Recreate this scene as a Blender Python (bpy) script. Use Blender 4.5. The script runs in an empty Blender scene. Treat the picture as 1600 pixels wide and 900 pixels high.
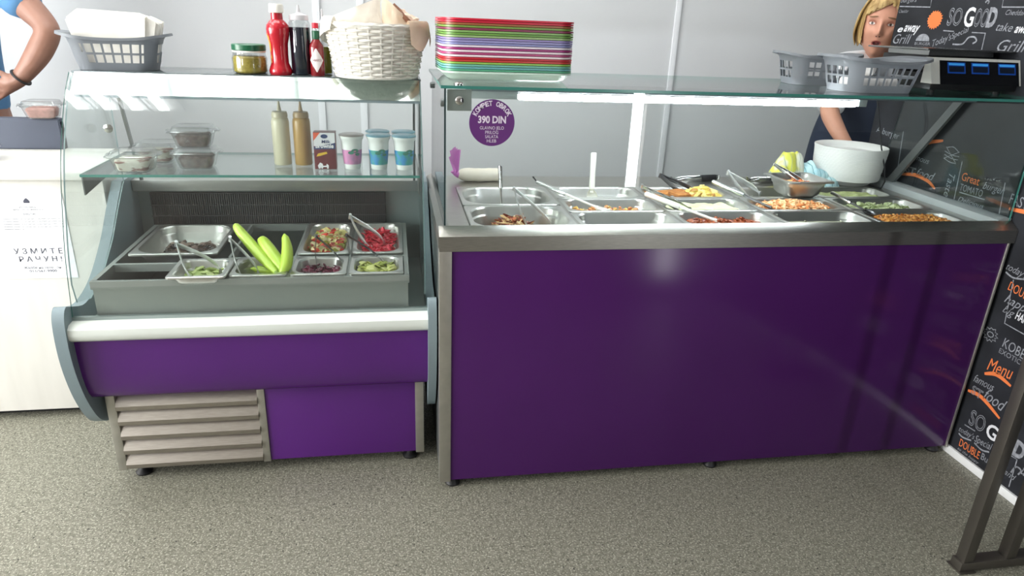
import bpy, bmesh, math, random
from mathutils import Vector, Matrix, noise, Quaternion
random.seed(7)
PI = math.pi
S = bpy.context.scene
COL = S.collection

# ---------------------------------------------------------------- camera
cam_d = bpy.data.cameras.new('camera'); cam = bpy.data.objects.new('camera', cam_d); COL.objects.link(cam)
S.camera = cam
cam_d.sensor_width = 36.0; cam_d.lens = 1073.65 / 1600 * 36; cam_d.clip_start = .02; cam_d.clip_end = 60
yaw, pitch, roll = .1767, -.3688, .0402
fwd = Vector((math.sin(yaw)*math.cos(pitch), math.cos(yaw)*math.cos(pitch), math.sin(pitch)))
rt0 = Vector((math.cos(yaw), -math.sin(yaw), 0)); up0 = rt0.cross(fwd)
rt = math.cos(roll)*rt0 + math.sin(roll)*up0; up = -math.sin(roll)*rt0 + math.cos(roll)*up0
m = Matrix((rt, up, -fwd)).transposed().to_4x4(); m.translation = Vector((-.1182, -1.8565, 1.4262))
cam.matrix_world = m

# ---------------------------------------------------------------- world and lights
W = bpy.data.worlds.new('daylight'); S.world = W; W.use_nodes = True
W.node_tree.nodes['Background'].inputs[0].default_value = (.9, .95, 1, 1)
W.node_tree.nodes['Background'].inputs[1].default_value = 1.2
S.view_settings.view_transform = 'Standard'; S.view_settings.look = 'None'
S.view_settings.gamma = 1; S.view_settings.use_curve_mapping = False
S.view_settings.exposure = 0.38
def area(name, loc, rot, sx, sy, power, col):
    d = bpy.data.lights.new(name, 'AREA'); d.shape = 'RECTANGLE'; d.size = sx; d.size_y = sy
    d.energy = power; d.color = col
    o = bpy.data.objects.new(name, d); COL.objects.link(o); o.location = loc; o.rotation_euler = rot
    return o
# daylight coming in through the shop windows behind the camera and on the left
area('window_daylight', (-3.42, -3.08, 1.9), (PI/2, 0, 0), .95, 1.4, 34, (.95, .98, 1))
area('window_daylight', (-4.08, -1.0, 1.5), (PI/2, 0, -PI/2), 2.2, 1.6, 190, (1, .985, .96))

# ---------------------------------------------------------------- materials
def srgb(r, g, b):
    f = lambda c: (c/255/12.92) if c/255 <= .04045 else ((c/255+.055)/1.055)**2.4
    return (f(r), f(g), f(b), 1)
MATS = {}
def mat(name, col, rough=.5, metal=0, noise_amt=0, noise_scale=20, stretch=(1,1,1), bump=0, bump_scale=60, coat=0, trans=0, emis=None, estr=0, alpha=1, spec=.5, col2=None, ramp=(.35,.65), vor=False):
    if name in MATS: return MATS[name]
    M = bpy.data.materials.new(name); M.use_nodes = True; N = M.node_tree.nodes; L = M.node_tree.links
    b = N['Principled BSDF']; c = srgb(*col)
    b.inputs['Base Color'].default_value = c; b.inputs['Roughness'].default_value = rough
    b.inputs['Metallic'].default_value = metal; b.inputs['Specular IOR Level'].default_value = spec
    b.inputs['Coat Weight'].default_value = coat; b.inputs['Coat Roughness'].default_value = .05
    b.inputs['Transmission Weight'].default_value = trans; b.inputs['Alpha'].default_value = alpha
    if emis: b.inputs['Emission Color'].default_value = srgb(*emis); b.inputs['Emission Strength'].default_value = estr
    tc = N.new('ShaderNodeTexCoord'); mp = N.new('ShaderNodeMapping'); L.new(tc.outputs['Object'], mp.inputs[0])
    mp.inputs['Scale'].default_value = stretch
    if noise_amt or col2:
        n = N.new('ShaderNodeTexVoronoi' if vor else 'ShaderNodeTexNoise'); n.inputs['Scale'].default_value = noise_scale
        L.new(mp.outputs[0], n.inputs['Vector'])
        src = n.outputs['Color' if vor else 'Fac']
        r = N.new('ShaderNodeValToRGB'); L.new(src, r.inputs[0])
        k = noise_amt
        c2 = srgb(*col2) if col2 else tuple(min(1, x*(1+k)) for x in c[:3])+(1,)
        c1 = c if col2 else tuple(x*(1-k) for x in c[:3])+(1,)
        r.color_ramp.elements[0].color = c1; r.color_ramp.elements[1].color = c2
        r.color_ramp.elements[0].position = ramp[0]; r.color_ramp.elements[1].position = ramp[1]
        L.new(r.outputs[0], b.inputs['Base Color'])
    if bump:
        n2 = N.new('ShaderNodeTexNoise'); n2.inputs['Scale'].default_value = bump_scale; L.new(mp.outputs[0], n2.inputs['Vector'])
        bp = N.new('ShaderNodeBump'); bp.inputs['Strength'].default_value = bump; bp.inputs['Distance'].default_value = .004
        L.new(n2.outputs['Fac'], bp.inputs['Height']); L.new(bp.outputs[0], b.inputs['Normal'])
    MATS[name] = M
    return M
def islands(name, cols, rough=.5, spec=.5):
    """each loose piece of the mesh takes one of the listed colours"""
    if name in MATS: return MATS[name]
    M = mat(name, cols[0], rough, spec=spec); N = M.node_tree.nodes; L = M.node_tree.links
    g = N.new('ShaderNodeNewGeometry'); r = N.new('ShaderNodeValToRGB'); r.color_ramp.interpolation = 'CONSTANT'
    e = r.color_ramp.elements; e[0].color = srgb(*cols[0]); e[1].position = 1/len(cols); e[1].color = srgb(*cols[1])
    for i, c in enumerate(cols[2:], 2):
        x = e.new(i/len(cols)); x.color = srgb(*c)
    L.new(g.outputs['Random Per Island'], r.inputs[0]); L.new(r.outputs[0], N['Principled BSDF'].inputs['Base Color'])
    return M
def glass(name, tint=(.93,.97,.955), f0=.045, rough=0.0):
    if name in MATS: return MATS[name]
    M = bpy.data.materials.new(name); M.use_nodes = True; N = M.node_tree.nodes; L = M.node_tree.links
    N.remove(N['Principled BSDF']); out = N['Material Output']
    t = N.new('ShaderNodeBsdfTransparent'); t.inputs[0].default_value = (*tint, 1)
    g = N.new('ShaderNodeBsdfGlossy'); g.inputs['Roughness'].default_value = rough
    lw = N.new('ShaderNodeLayerWeight'); lw.inputs[0].default_value = .5
    p = N.new('ShaderNodeMath'); p.operation = 'POWER'; p.inputs[1].default_value = 5; L.new(lw.outputs['Facing'], p.inputs[0])
    a = N.new('ShaderNodeMath'); a.operation = 'MULTIPLY_ADD'; a.inputs[1].default_value = 1-f0; a.inputs[2].default_value = f0
    L.new(p.outputs[0], a.inputs[0])
    mx = N.new('ShaderNodeMixShader'); L.new(a.outputs[0], mx.inputs[0]); L.new(t.outputs[0], mx.inputs[1]); L.new(g.outputs[0], mx.inputs[2])
    L.new(mx.outputs[0], out.inputs[0]); MATS[name] = M
    return M

GLASS = glass('clear_glass', (.955,.98,.973)); GEDGE = mat('green_glass_edge', (62, 128, 118), .2)
PLASTIC_CLEAR = glass('clear_plastic', (.86,.88,.88), .09, .08)
STEEL = mat('brushed_steel', (176,174,168), .33, 1, noise_amt=.08, noise_scale=30, stretch=(1,14,14), bump=.05, bump_scale=80)
STEELV = mat('satin_steel_post', (178,176,168), .42, .85, noise_amt=.05, noise_scale=30)
STEELD = mat('dull_steel', (128,132,132), .38, .8, noise_amt=.08, noise_scale=8)
CHROME = mat('polished_steel', (205,205,203), .14, 1)
PANST = mat('pan_steel', (200,200,196), .34, 1, noise_amt=.06, noise_scale=12)
PURPLE = mat('purple_laminate', (84, 30, 116), .24, 0, noise_amt=.04, noise_scale=3)
GREYP = mat('grey_plastic', (124,140,146), .45)
BUMP = mat('pale_bumper_plastic', (214,220,214), .4)
BLACK = mat('black_plastic', (18,19,22), .35)
RUBBER = mat('black_rubber', (26,26,28), .5)
WHITEP = mat('white_plastic', (236,234,226), .4)
WHITE = mat('white_paint', (226,226,226), .5)

# ---------------------------------------------------------------- mesh helpers
def V(*a): return Vector(a)
class MB:
    def __init__(s): s.b = bmesh.new(); s.mi = 0
    def _new(s, fs):
        for f in fs: f.material_index = s.mi
    def box(s, x0, x1, y0, y1, z0, z1, bev=0, M=None, seg=2):
        r = bmesh.ops.create_cube(s.b, size=1); vs = r['verts']
        for v in vs:
            v.co = Vector((x0+(v.co.x+.5)*(x1-x0), y0+(v.co.y+.5)*(y1-y0), z0+(v.co.z+.5)*(z1-z0)))
        fs = list({f for v in vs for f in v.link_faces}); s._new(fs)
        if bev:
            es = list({e for v in vs for e in v.link_edges})
            rr = bmesh.ops.bevel(s.b, geom=es, offset=bev, segments=seg, affect='EDGES', profile=.6)
            s._new(rr['faces']); vs = list({v for f in rr['faces'] for v in f.verts} | {v for v in vs if v.is_valid})
        if M is not None:
            for v in vs: v.co = M @ v.co
        return s
    def ring(s, pts): return [s.b.verts.new(p) for p in pts]
    def bridge(s, a, c, closed=True):
        n = len(a); fs = []
        for i in range(n if closed else n-1):
            j = (i+1) % n
            try: fs.append(s.b.faces.new((a[i], a[j], c[j], c[i])))
            except ValueError: pass
        s._new(fs)
    def cap(s, a):
        try: s._new([s.b.faces.new(a)])
        except ValueError: pass
    def loft(s, rings, cap0=True, cap1=True, closed=False):
        R = [s.ring(r) for r in rings]
        for i in range(len(R)-1): s.bridge(R[i], R[i+1])
        if closed: s.bridge(R[-1], R[0])
        else:
            if cap0: s.cap(R[0][::-1])
            if cap1: s.cap(R[-1])
        return s
    def lathe(s, prof, n=24, c=(0,0,0), M=None, cap0=True, cap1=True, sx=1, sy=1):
        rings = []
        for r, z in prof:
            rr = [Vector((c[0]+r*sx*math.cos(2*PI*i/n), c[1]+r*sy*math.sin(2*PI*i/n), c[2]+z)) for i in range(n)]
            if M is not None: rr = [M @ p for p in rr]
            rings.append(rr)
        return s.loft(rings, cap0, cap1)
    def tube(s, pts, r, n=8, closed=False, flat=1.0, upv=None):
        pts = [Vector(p) for p in pts]; k = len(pts)
        rs = r if isinstance(r, (list, tuple)) else [r]*k
        rings = []; prev = None
        for i, p in enumerate(pts):
            if closed: t = pts[(i+1) % k]-pts[i-1]
            else: t = pts[min(i+1, k-1)]-pts[max(i-1, 0)]
            if t.length < 1e-9: t = Vector((0,0,1))
            t.normalize()
            if prev is None:
                u = Vector(upv) if upv is not None else (Vector((0,0,1)) if abs(t.z) < .9 else Vector((1,0,0)))
            else: u = prev
            u = (u - t*u.dot(t)); u.normalize(); prev = u; w = t.cross(u)
            rings.append([p + rs[i]*(math.cos(2*PI*j/n)*w + flat*math.sin(2*PI*j/n)*u) for j in range(n)])
        return s.loft(rings, closed=closed)
    def prism(s, poly, axis, a0, a1):
        """poly: 2D points; axis 0: (y,z) extruded in x; axis 1: (x,z) in y; axis 2: (x,y) in z"""
        def P(p, a):
            return Vector((a, p[0], p[1])) if axis == 0 else Vector((p[0], a, p[1])) if axis == 1 else Vector((p[0], p[1], a))
        return s.loft([[P(p, a0) for p in poly], [P(p, a1) for p in poly]])
    def band(s, path, thick, axis0, axis1):
        """open (y,z) path thickened and extruded in x (curved sheet)"""
        n = len(path); o = []
        for i in range(n):
            a = path[max(i-1,0)]; b = path[min(i+1,n-1)]
            t = Vector((b[0]-a[0], b[1]-a[1])); t.normalize(); o.append((path[i][0]+t.y*thick, path[i][1]-t.x*thick))
        poly = list(path)+o[::-1]
        return s.prism(poly, 0, axis0, axis1)
    def done(s, name, mats, parent=None, world=False, smooth=True, ang=40):
        bmesh.ops.recalc_face_normals(s.b, faces=s.b.faces)
        me = bpy.data.meshes.new(name)
        if parent is not None and world:
            t = parent.location
            for v in s.b.verts: v.co -= t
        if smooth:
            for f in s.b.faces: f.smooth = True
            lim = math.radians(ang)
            for e in s.b.edges:
                if len(e.link_faces) == 2 and e.calc_face_angle(0) > lim: e.smooth = False
        s.b.to_mesh(me); s.b.free()
        for mm in (mats if isinstance(mats, (list, tuple)) else [mats]): me.materials.append(mm)
        o = bpy.data.objects.new(name, me); COL.objects.link(o)
        if parent is not None: o.parent = parent
        return o
def rrect(w, d, r, n=5, cx=0, cy=0, z=0):
    r = min(r, w/2-1e-4, d/2-1e-4); p = []
    for qx, qy, a0 in ((1,1,0), (-1,1,90), (-1,-1,180), (1,-1,270)):
        for i in range(n+1):
            a = math.radians(a0+90*i/n)
            p.append(Vector((cx+qx*(w/2-r)+r*math.cos(a), cy+qy*(d/2-r)+r*math.sin(a), z)))
    return p
def rot_to(d, roll=0):
    d = Vector(d).normalized(); return (d.to_track_quat('X', 'Z').to_matrix() @ Matrix.Rotation(roll, 3, 'X')).to_4x4()
def thing(name, label, cat, loc=(0,0,0), rz=0, group=None):
    o = bpy.data.objects.new(name, None); COL.objects.link(o); o.empty_display_size = .05
    o.location = loc; o.rotation_euler = (0,0,rz); o['label'] = label; o['category'] = cat
    if group: o['group'] = group
    return o
def tag(o, label, cat, group=None, kind=None):
    o['label'] = label; o['category'] = cat
    if group: o['group'] = group
    if kind: o['kind'] = kind
    return o
def struct(o): o['kind'] = 'structure'; return o
def dup(root, loc=None, rz=None, label=None, group=None):
    r = root.copy(); COL.objects.link(r)
    if loc is not None: r.location = loc
    if rz is not None: r.rotation_euler = (0,0,rz)
    if label: r['label'] = label
    if group: r['group'] = group
    for ch in list(root.children):
        c = ch.copy(); COL.objects.link(c); c.parent = r
        for g in list(ch.children):
            d = g.copy(); COL.objects.link(d); d.parent = c
    return r
def text_mesh(txt, shear=0, bold=0, outline=False, align='LEFT', extrude=.0, bevel=.0):
    cu = bpy.data.curves.new('t', 'FONT'); cu.body = txt; cu.size = 1; cu.shear = shear; cu.offset = bold; cu.align_x = align
    cu.resolution_u = 3
    if outline: cu.fill_mode = 'NONE'; cu.bevel_depth = .022; cu.bevel_resolution = 0
    cu.extrude = extrude
    o = bpy.data.objects.new('t', cu); COL.objects.link(o)
    dg = bpy.context.evaluated_depsgraph_get(); me = bpy.data.meshes.new_from_object(o.evaluated_get(dg))
    COL.objects.unlink(o); bpy.data.objects.remove(o)
    return me
def lettering(txt, origin, ux, uy, w, h, material, name='lettering', parent=None, shear=0, bold=.0, outline=False, align='LEFT', th=.0006):
    """write txt from origin along ux with up uy; w total width, h capital height"""
    me = text_mesh(txt, shear, bold, outline)
    xs = [v.co.x for v in me.vertices]; ys = [v.co.y for v in me.vertices]
    x0, x1 = min(xs), max(xs); ux = Vector(ux).normalized(); uy = Vector(uy).normalized(); nz = ux.cross(uy)
    caph = .69
    sx = w/(x1-x0); sy = h/caph
    off = -.5*w if align == 'CENTER' else 0
    base = Vector(origin)
    if parent is not None: base = base - parent.location
    for v in me.vertices:
        v.co = base + ux*((v.co.x-x0)*sx+off) + uy*(v.co.y*sy) + nz*(th+max(-.0004,min(.0004,v.co.z*.01)))
    me.materials.clear(); me.materials.append(material)
    o = bpy.data.objects.new(name, me); COL.objects.link(o)
    if parent is not None: o.parent = parent
    return o
def bake(o):
    dg = bpy.context.evaluated_depsgraph_get(); me = bpy.data.meshes.new_from_object(o.evaluated_get(dg))
    o.modifiers.clear(); o.data = me
    for p in me.polygons: p.use_smooth = True
    return o
exec_order = None

# ================================================================ SETTING
FLOORM = mat('speckled_vinyl', (150,150,138), .5)
def _floor():
    N = FLOORM.node_tree.nodes; L = FLOORM.node_tree.links; b = N['Principled BSDF']
    tc = N.new('ShaderNodeTexCoord')
    def spots(scale, lo, hi, c_bg, c_sp, prev):
        v = N.new('ShaderNodeTexNoise'); v.inputs['Scale'].default_value = scale; v.inputs['Detail'].default_value = 1
        L.new(tc.outputs['Object'], v.inputs['Vector'])
        r = N.new('ShaderNodeMapRange'); r.inputs[1].default_value = lo; r.inputs[2].default_value = hi; L.new(v.outputs['Fac'], r.inputs[0])
        mx = N.new('ShaderNodeMix'); mx.data_type = 'RGBA'; L.new(r.outputs[0], mx.inputs[0])
        if prev is None: mx.inputs[6].default_value = c_bg
        else: L.new(prev, mx.inputs[6])
        mx.inputs[7].default_value = c_sp
        return mx.outputs[2]
    a = spots(70, .3, .75, srgb(106,105,93), srgb(133,132,119), None)
    a = spots(180, .56, .62, None, srgb(166,164,150), a)
    a = spots(150, .64, .68, None, srgb(80,80,70), a)
    a = spots(95, .70, .72, None, srgb(58,58,52), a)
    L.new(a, b.inputs['Base Color']); b.inputs['Roughness'].default_value = .42; b.inputs['Specular IOR Level'].default_value = .35
_floor()
WALLM = mat('white_wall_panel', (192,195,197), .55, noise_amt=.015, noise_scale=2)
CEILM = mat('ceiling_paint', (232,232,230), .7)
XL, XR, YF, YB, ZC = -4.0, 3.4, -3.0, 1.85, 2.8
XW = 1.885
b = MB(); b.box(XL, XR, YF, YB, -.05, 0); struct(b.done('floor', FLOORM))
b = MB(); b.box(XL, XR, YF, YB, ZC, ZC+.05); struct(b.done('ceiling', CEILM))
b = MB(); b.box(XL-.1, XR+.1, YB, YB+.1, 0, ZC); struct(b.done('wall_back', WALLM))
b = MB(); b.box(XR, XR+.1, YF, YB, 0, ZC); struct(b.done('wall_east', WALLM))
def holed_wall(name, axis, c0, c1, a0, a1, holes):
    """wall with openings; axis 1: spans x at y=c0..c1; axis 0: spans y at x=c0..c1"""
    b = MB(); xs = sorted({a0, a1, *[h[0] for h in holes], *[h[1] for h in holes]}); zs = sorted({0, ZC, *[h[2] for h in holes], *[h[3] for h in holes]})
    for i in range(len(xs)-1):
        for j in range(len(zs)-1):
            xm, zm = (xs[i]+xs[i+1])/2, (zs[j]+zs[j+1])/2
            if any(h[0] < xm < h[1] and h[2] < zm < h[3] for h in holes): continue
            if axis == 1: b.box(xs[i], xs[i+1], c0, c1, zs[j], zs[j+1])
            else: b.box(c0, c1, xs[i], xs[i+1], zs[j], zs[j+1])
    return struct(b.done(name, WALLM if axis == 0 else mat('dark_panelling', (120,112,106), .6, noise_amt=.2, noise_scale=3)))
holed_wall('wall_front', 1, YF-.1, YF, XL, XR, [(-3.9,-2.95,1.2,2.6), (1.60,1.71,.27,2.1)])
holed_wall('wall_left', 0, XL-.1, XL, YF, YB, [(-2.1,.1,.7,2.3)])
FR = mat('window_frame_white', (225,226,228), .4)
def window(n, axis, c, a0, a1, z0, z1, nm):
    b = MB(); t = .03; fr = (a0, a1)
    def bar(p0, p1, q0, q1):
        if axis == 1: b.box(p0, p1, c-.05, c-.01, q0, q1)
        else: b.box(c-.05, c-.01, p0, p1, q0, q1)
    bar(a0, a1, z0, z0+t); bar(a0, a1, z1-t, z1)
    for i in range(nm+1):
        x = a0+(a1-a0-t)*i/nm; bar(x, x+t, z0+t, z1-t)
    struct(b.done('window_%d' % n, FR))
window(1, 1, YF, -3.9, -2.95, 1.2, 2.6, 1); window(2, 0, XL, -2.1, .1, .7, 2.3, 3)
# narrow bright slit beside the entrance door
area('door_gap_daylight', (1.655, -3.06, 1.18), (PI/2, 0, 0), .1, 1.80, 13, (.95, .98, 1))

# right-hand partition with its chalkboard wallpaper
b = MB(); b.box(XW, XW+.07, YF, .82, 0, ZC); struct(b.done('wall_right', WALLM))
b = MB(); b.box(XW-.012, XW, YF, .82, 0, .03, .002); struct(b.done('baseboard_right', mat('white_trim', (228,230,230), .45)))
TRM = mat('grey_white_strip', (214,217,221), .45)
for i, (x, w) in enumerate(((-.495, .035), (-.285, .035), (1.355, .03)), 1):
    b = MB(); b.box(x, x+w, YB-.012, YB, 0, ZC, .003); struct(b.done('trim_%d' % i, TRM))

def make_ceiling_light(label):
    t = thing('ceiling_light', label, 'ceiling light', (0,0,ZC), 0, 'recessed ceiling lights')
    b = MB(); w = .3
    for x0, x1, y0, y1 in ((-w,w,-w,-w+.02), (-w,w,w-.02,w), (-w,-w+.02,-w+.02,w-.02), (w-.02,w,-w+.02,w-.02)): b.box(x0,x1,y0,y1,-.02,0)
    b.box(-w+.02, w-.02, -w+.02, w-.02, -.004, 0)
    b.done('housing', WHITE, t)
    tm = mat('fluorescent_tube', (255,255,255), .5, emis=(252,252,250), estr=9.5)
    for i in range(4):
        b = MB(); x = -.2+.1333*i; b.tube([(x,-.27,-.03),(x,.27,-.03)], .030, 10); b.done('tube', tm, t)
    b = MB()
    for x in (-.1333, 0, .1333): b.box(x-.004, x+.004, -.28, .28, -.045, -.005)
    b.done('louvre_blade', FR, t)
    return t
cl = make_ceiling_light('square ceiling light with four tubes over the glass fridge')
cl.location = (-1.52, -.36, ZC)
for x, y, l in ((-.30, .26, 'square ceiling light over the wicker basket'), (-.91, .26, 'square ceiling light over the ketchup and soy bottles'), (-1.52, .26, 'square ceiling light over the napkin basket'), (-2.9,-.36,'square ceiling light nearest the left window'), (.9, .95, 'added square ceiling light over the middle of the staff aisle'), (-.3,.95,'added square ceiling light over the aisle behind the fridge'), (2.3,1.0,'added square ceiling light behind the chalkboard wall'), (-1.9,1.2,'square ceiling light over the white desk')):  # aisle and behind-partition lights are added to brighten the back wall
    dup(cl, (x, y, ZC), 0, l)

# ---- chalkboard wallpaper
CH = mat('chalk_black', (34,36,41), .6, noise_amt=.35, noise_scale=7, spec=.3)
CG = mat('chalk_grey', (140,143,150), .7, noise_amt=.25, noise_scale=90); CW = mat('chalk_white', (214,216,220), .7); CO = mat('chalk_orange', (226,120,62), .7)
b = MB(); b.box(XW-.003, XW-.0002, YF+.01, .82, .03, ZC-.002)
mural = b.done('chalkboard_mural', CH)
tag(mural, 'black chalkboard wallpaper lettered in white and orange on the right wall', 'wall mural')
XM = XW-.003
WORDS = [('e', 0.796, 1.448, 0.03, 0.024, 0.0, 'W'),('away', 0.76, 1.451, 0.087, 0.033, -0.7, 'W'),
('Cheddar', 0.812, 1.519, 0.055, 0.012, 0.0, 'g'),('burgers', 0.815, 1.557, 0.09, 0.017, 0.6, 'g'),
('SO', 0.541, 1.476, 0.066, 0.057, -0.9, 'O'),('G', 0.463, 1.473, 0.044, 0.061, 0.0, 'W'),('OO', 0.416, 1.473, 0.057, 0.057, -1.0, 'O'),('D', 0.36, 1.474, 0.038, 0.057, -1.5, 'S'),
('Cheddar', 0.291, 1.51, 0.078, 0.016, -1.5, 'g'),('take', 0.312, 1.461, 0.066, 0.026, -2.6, 'g'),('away', 0.236, 1.456, 0.064, 0.027, -0.9, 'W'),
('Grill', 0.808, 1.404, 0.101, 0.036, 0.6, 'g'),('BURGER', 0.681, 1.403, 0.082, 0.010, 0.7, 'g'),
("Today's", 0.584, 1.4, 0.09, 0.024, 17.4, 'g'),('Special', 0.499, 1.429, 0.079, 0.019, 20.7, 'g'),('Grill', 0.286, 1.397, 0.116, 0.036, 0.5, 'g'),
('A burger', 0.788, 1.054, 0.142, 0.025, -3.6, 'g'),('famous', 0.555, 0.987, 0.1, 0.022, -2.9, 'g'),('ST', 0.565, 0.932, 0.052, 0.024, -2.2, 'O'),
('food', 0.506, 0.929, 0.097, 0.030, -0.6, 'g'),('Great', 0.285, 0.96, 0.08, 0.028, -2.1, 'R'),('TOMATO', 0.281, 0.924, 0.103, 0.024, -0.6, 'g'),
('Delicious', 0.275, 0.886, 0.117, 0.017, 0.0, 'g'),('FAST', 0.068, 0.929, 0.071, 0.035, -3.2, 'g'),('burger', 0.185, 0.952, 0.09, 0.025, -0.6, 'g'),
("today's", 0.004, 0.722, 0.084, 0.024, -5.4, 'g'),('DOUBLE', -0.026, 0.66, 0.103, 0.03, -5.5, 'R'),('happy', -0.027, 0.617, 0.107, 0.03, -3.7, 'g'),
('big', -0.032, 0.583, 0.045, 0.026, -5.1, 'g'),('HAND', -0.084, 0.58, 0.061, 0.026, -4.7, 'W'),('KOBE', -0.071, 0.472, 0.086, 0.033, -4.0, 'g'),
('EXOTIC &', -0.066, 0.447, 0.11, 0.017, -1.6, 'g'),('Menu', -0.043, 0.37, 0.1, 0.045, 6.9, 'R'),('famous', -0.007, 0.305, 0.085, 0.028, 3.4, 'g'),
('ST', -0.011, 0.259, 0.047, 0.032, -1.2, 'O'),('food', -0.063, 0.268, 0.089, 0.044, -3.2, 'g'),('SO', -0.038, 0.151, 0.067, 0.057, 0.9, 'O'),
('G', -0.113, 0.152, 0.045, 0.051, -1.3, 'W'),('OO', -0.16, 0.153, 0.06, 0.054, -3.0, 'O'),('D', -0.226, 0.153, 0.04, 0.054, -3.0, 'S'),
("today's", -0.012, 0.102, 0.069, 0.02, 6, 'g'),('Special', -0.083, 0.106, 0.073, 0.026, 6, 'g'),('DOUBLE', -0.03, 0.052, 0.09, 0.029, 2, 'R'),
('Burger', -0.127, 0.062, 0.077, 0.025, 1.5, 'g'),('to the happy', -0.03, 0.036, 0.096, 0.010, 1, 'g'),('hand', -0.21, 0.071, 0.057, 0.021, 0.0, 'g'),
('take', -0.276, 0.11, 0.051, 0.04, -4.5, 'g'),('burger', -.33, .2, .12, .04, 0, 'g'), ('GOOD', -.34, .32, .14, .06, 0, 'W'), ('Menu', -.33, .48, .15, .05, 5, 'R'), ('food', -.2,.62,.12,.05,0,'g')]
for tx, y, z, w, h, a, st in WORDS:
    a = math.radians(a); ux = (0, -math.cos(a), math.sin(a)); uy = (0, math.sin(a), math.cos(a))
    script = tx[0].islower() or tx in ('Grill','Special','Menu',"Today's",'Delicious','Cheddar')
    lettering(tx, (XM, y, z), ux, uy, w, h, {'W':CW,'R':CO}.get(st, CG), parent=mural, shear=.35 if script else 0, bold={'W':.02,'S':.05}.get(st, 0), outline=st == 'O')
for tx, y, z, w, h, st in (('Taste', .345, .972, .085, .03, 'g'), ('Taste', -.195, .33, .11, .035, 'g')):   # runs down the wall
    lettering(tx, (XM, y-.0, z), (0,0,-1), (0,-1,0), w, h, CG, parent=mural, shear=.3)
def stroke(pts, w, m, nm='chalk_line', closed=False):
    b = MB(); n = len(pts); rings = []
    L_, R_ = [], []
    for i, p in enumerate(pts):
        a = pts[i-1] if (closed or i > 0) else p; c = pts[(i+1) % n] if (closed or i < n-1) else p
        t = Vector((c[0]-a[0], c[1]-a[1])); t.normalize(); ww = w[i] if isinstance(w, (list,tuple)) else w
        L_.append(b.b.verts.new((XM-.0006, p[0]-t.y*ww/2, p[1]+t.x*ww/2))); R_.append(b.b.verts.new((XM-.0006, p[0]+t.y*ww/2, p[1]-t.x*ww/2)))
    for i in range(n if closed else n-1):
        j = (i+1) % n; b.b.faces.new((L_[i], L_[j], R_[j], R_[i]))
    return b.done(nm, m, mural)
def arc(pts, k=6):
    out = []
    P = [pts[0]]+list(pts)+[pts[-1]]
    for i in range(1, len(P)-2):
        for j in range(k):
            t = j/k; q = []
            for d in (0, 1):
                p0, p1, p2, p3 = P[i-1][d], P[i][d], P[i+1][d], P[i+2][d]
                q.append(.5*(2*p1+(p2-p0)*t+(2*p0-5*p1+4*p2-p3)*t*t+(3*p1-p0-3*p2+p3)*t**3))
            out.append(tuple(q))
    return out+[pts[-1]]
for pts in ([(0.815,1.543),(0.644,1.538),(0.646,1.563)],[(0.32,1.6),(0.312,1.534),(0.1,1.531)],[(0.549,1.457),(0.496,1.455)],[(0.412,1.453),(0.352,1.452),(0.348,1.38)],
            [(0.629,1.08),(0.604,0.872)],[(0.302,1.024),(0.292,0.886)],[(0.103,0.991),(0.09,0.881)],[(-0.036,0.698),(-0.054,0.549),(-0.21,0.541)],
            [(-0.196,0.142),(-0.25,0.145),(-0.255,.04)],[(-0.027,0.138),(-0.074,0.141)],[(0.278,0.917),(0.163,0.918)]): stroke(pts, .004, CG)
for pts in ([(0.518,1.041),(0.474,1.063),(0.414,1.078)],[(0.582,0.918),(0.513,0.93),(0.441,0.923),(0.393,0.902)],[(0.002,0.262),(-0.058,0.268),(-0.146,0.237)],[(0.06,0.913),(-.08,0.925)],[(-0.04,0.352),(-0.086,0.372),(-0.147,0.362)],[(-.33,.46),(-.4,.475),(-.48,.47)]):
    q = arc(pts, 6); stroke(q, [.004+.010*math.sin(PI*(.15+.8*i/len(q))) for i in range(len(q))], CO)
for pts in ([(0.487,1.412),(0.442,1.414),(0.421,1.436),(0.395,1.438),(0.382,1.426),(0.396,1.417)],[(-0.0,0.712),(-0.033,0.704),(-0.075,0.714)],[(-0.015,0.094),(-0.035,0.09),(-0.071,0.1)],[(-0.085,0.1),(-0.119,0.094),(-0.149,0.105)],[(.387,1.549),(.38,1.556),(.372,1.551),(.376,1.545)],[(-.245,.09),(-.255,.12),(-.275,.12),(-.27,.1)]):
    q = arc(pts, 5); stroke(q, .0055, CG)
def splat(cy, cz, ry, rz_, m, n=40, ring=False, amp=.12):
    b = MB(); random.seed(3)
    o = []; inn = []
    for i in range(n):
        a = 2*PI*i/n; k = 1+(amp if i % 2 else -amp)*random.uniform(.4, 1.2)
        o.append((cy+ry*k*math.cos(a), cz+rz_*k*math.sin(a)))
    if ring: stroke(o, .003, m, 'chalk_drawing', True); return
    b.cap(b.ring([(XM-.0006, p[0], p[1]) for p in o])); b.done('chalk_drawing', m, mural)
splat(.605, 1.494, .036, .031, CO); splat(-.016, .49, .027, .022, CG, 22, True, .22); splat(-.016,.49,.012,.009,CG,16,True,.1)
b = MB(); b.cap(b.ring([(XM-.0006, .644+.036*math.cos(PI*i/14), 1.418+.026*math.sin(PI*i/14)) for i in range(15)])); b.done('chalk_drawing', CG, mural)
for dz, ww in ((.022,.03),(.008,.036),(-.004,.034),(-.018,.03)):
    stroke(arc([(.357+ww,1.036+dz),(.357,1.032+dz+(.01 if dz > .02 else -.004)),(.357-ww,1.032+dz-.004)],5), .003, CG, 'chalk_drawing')
stroke([(.392,1.06),(.33,1.012)], .0025, CG, 'chalk_drawing'); stroke([(.325,1.052),(.39,1.018)], .0025, CG, 'chalk_drawing')

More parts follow.
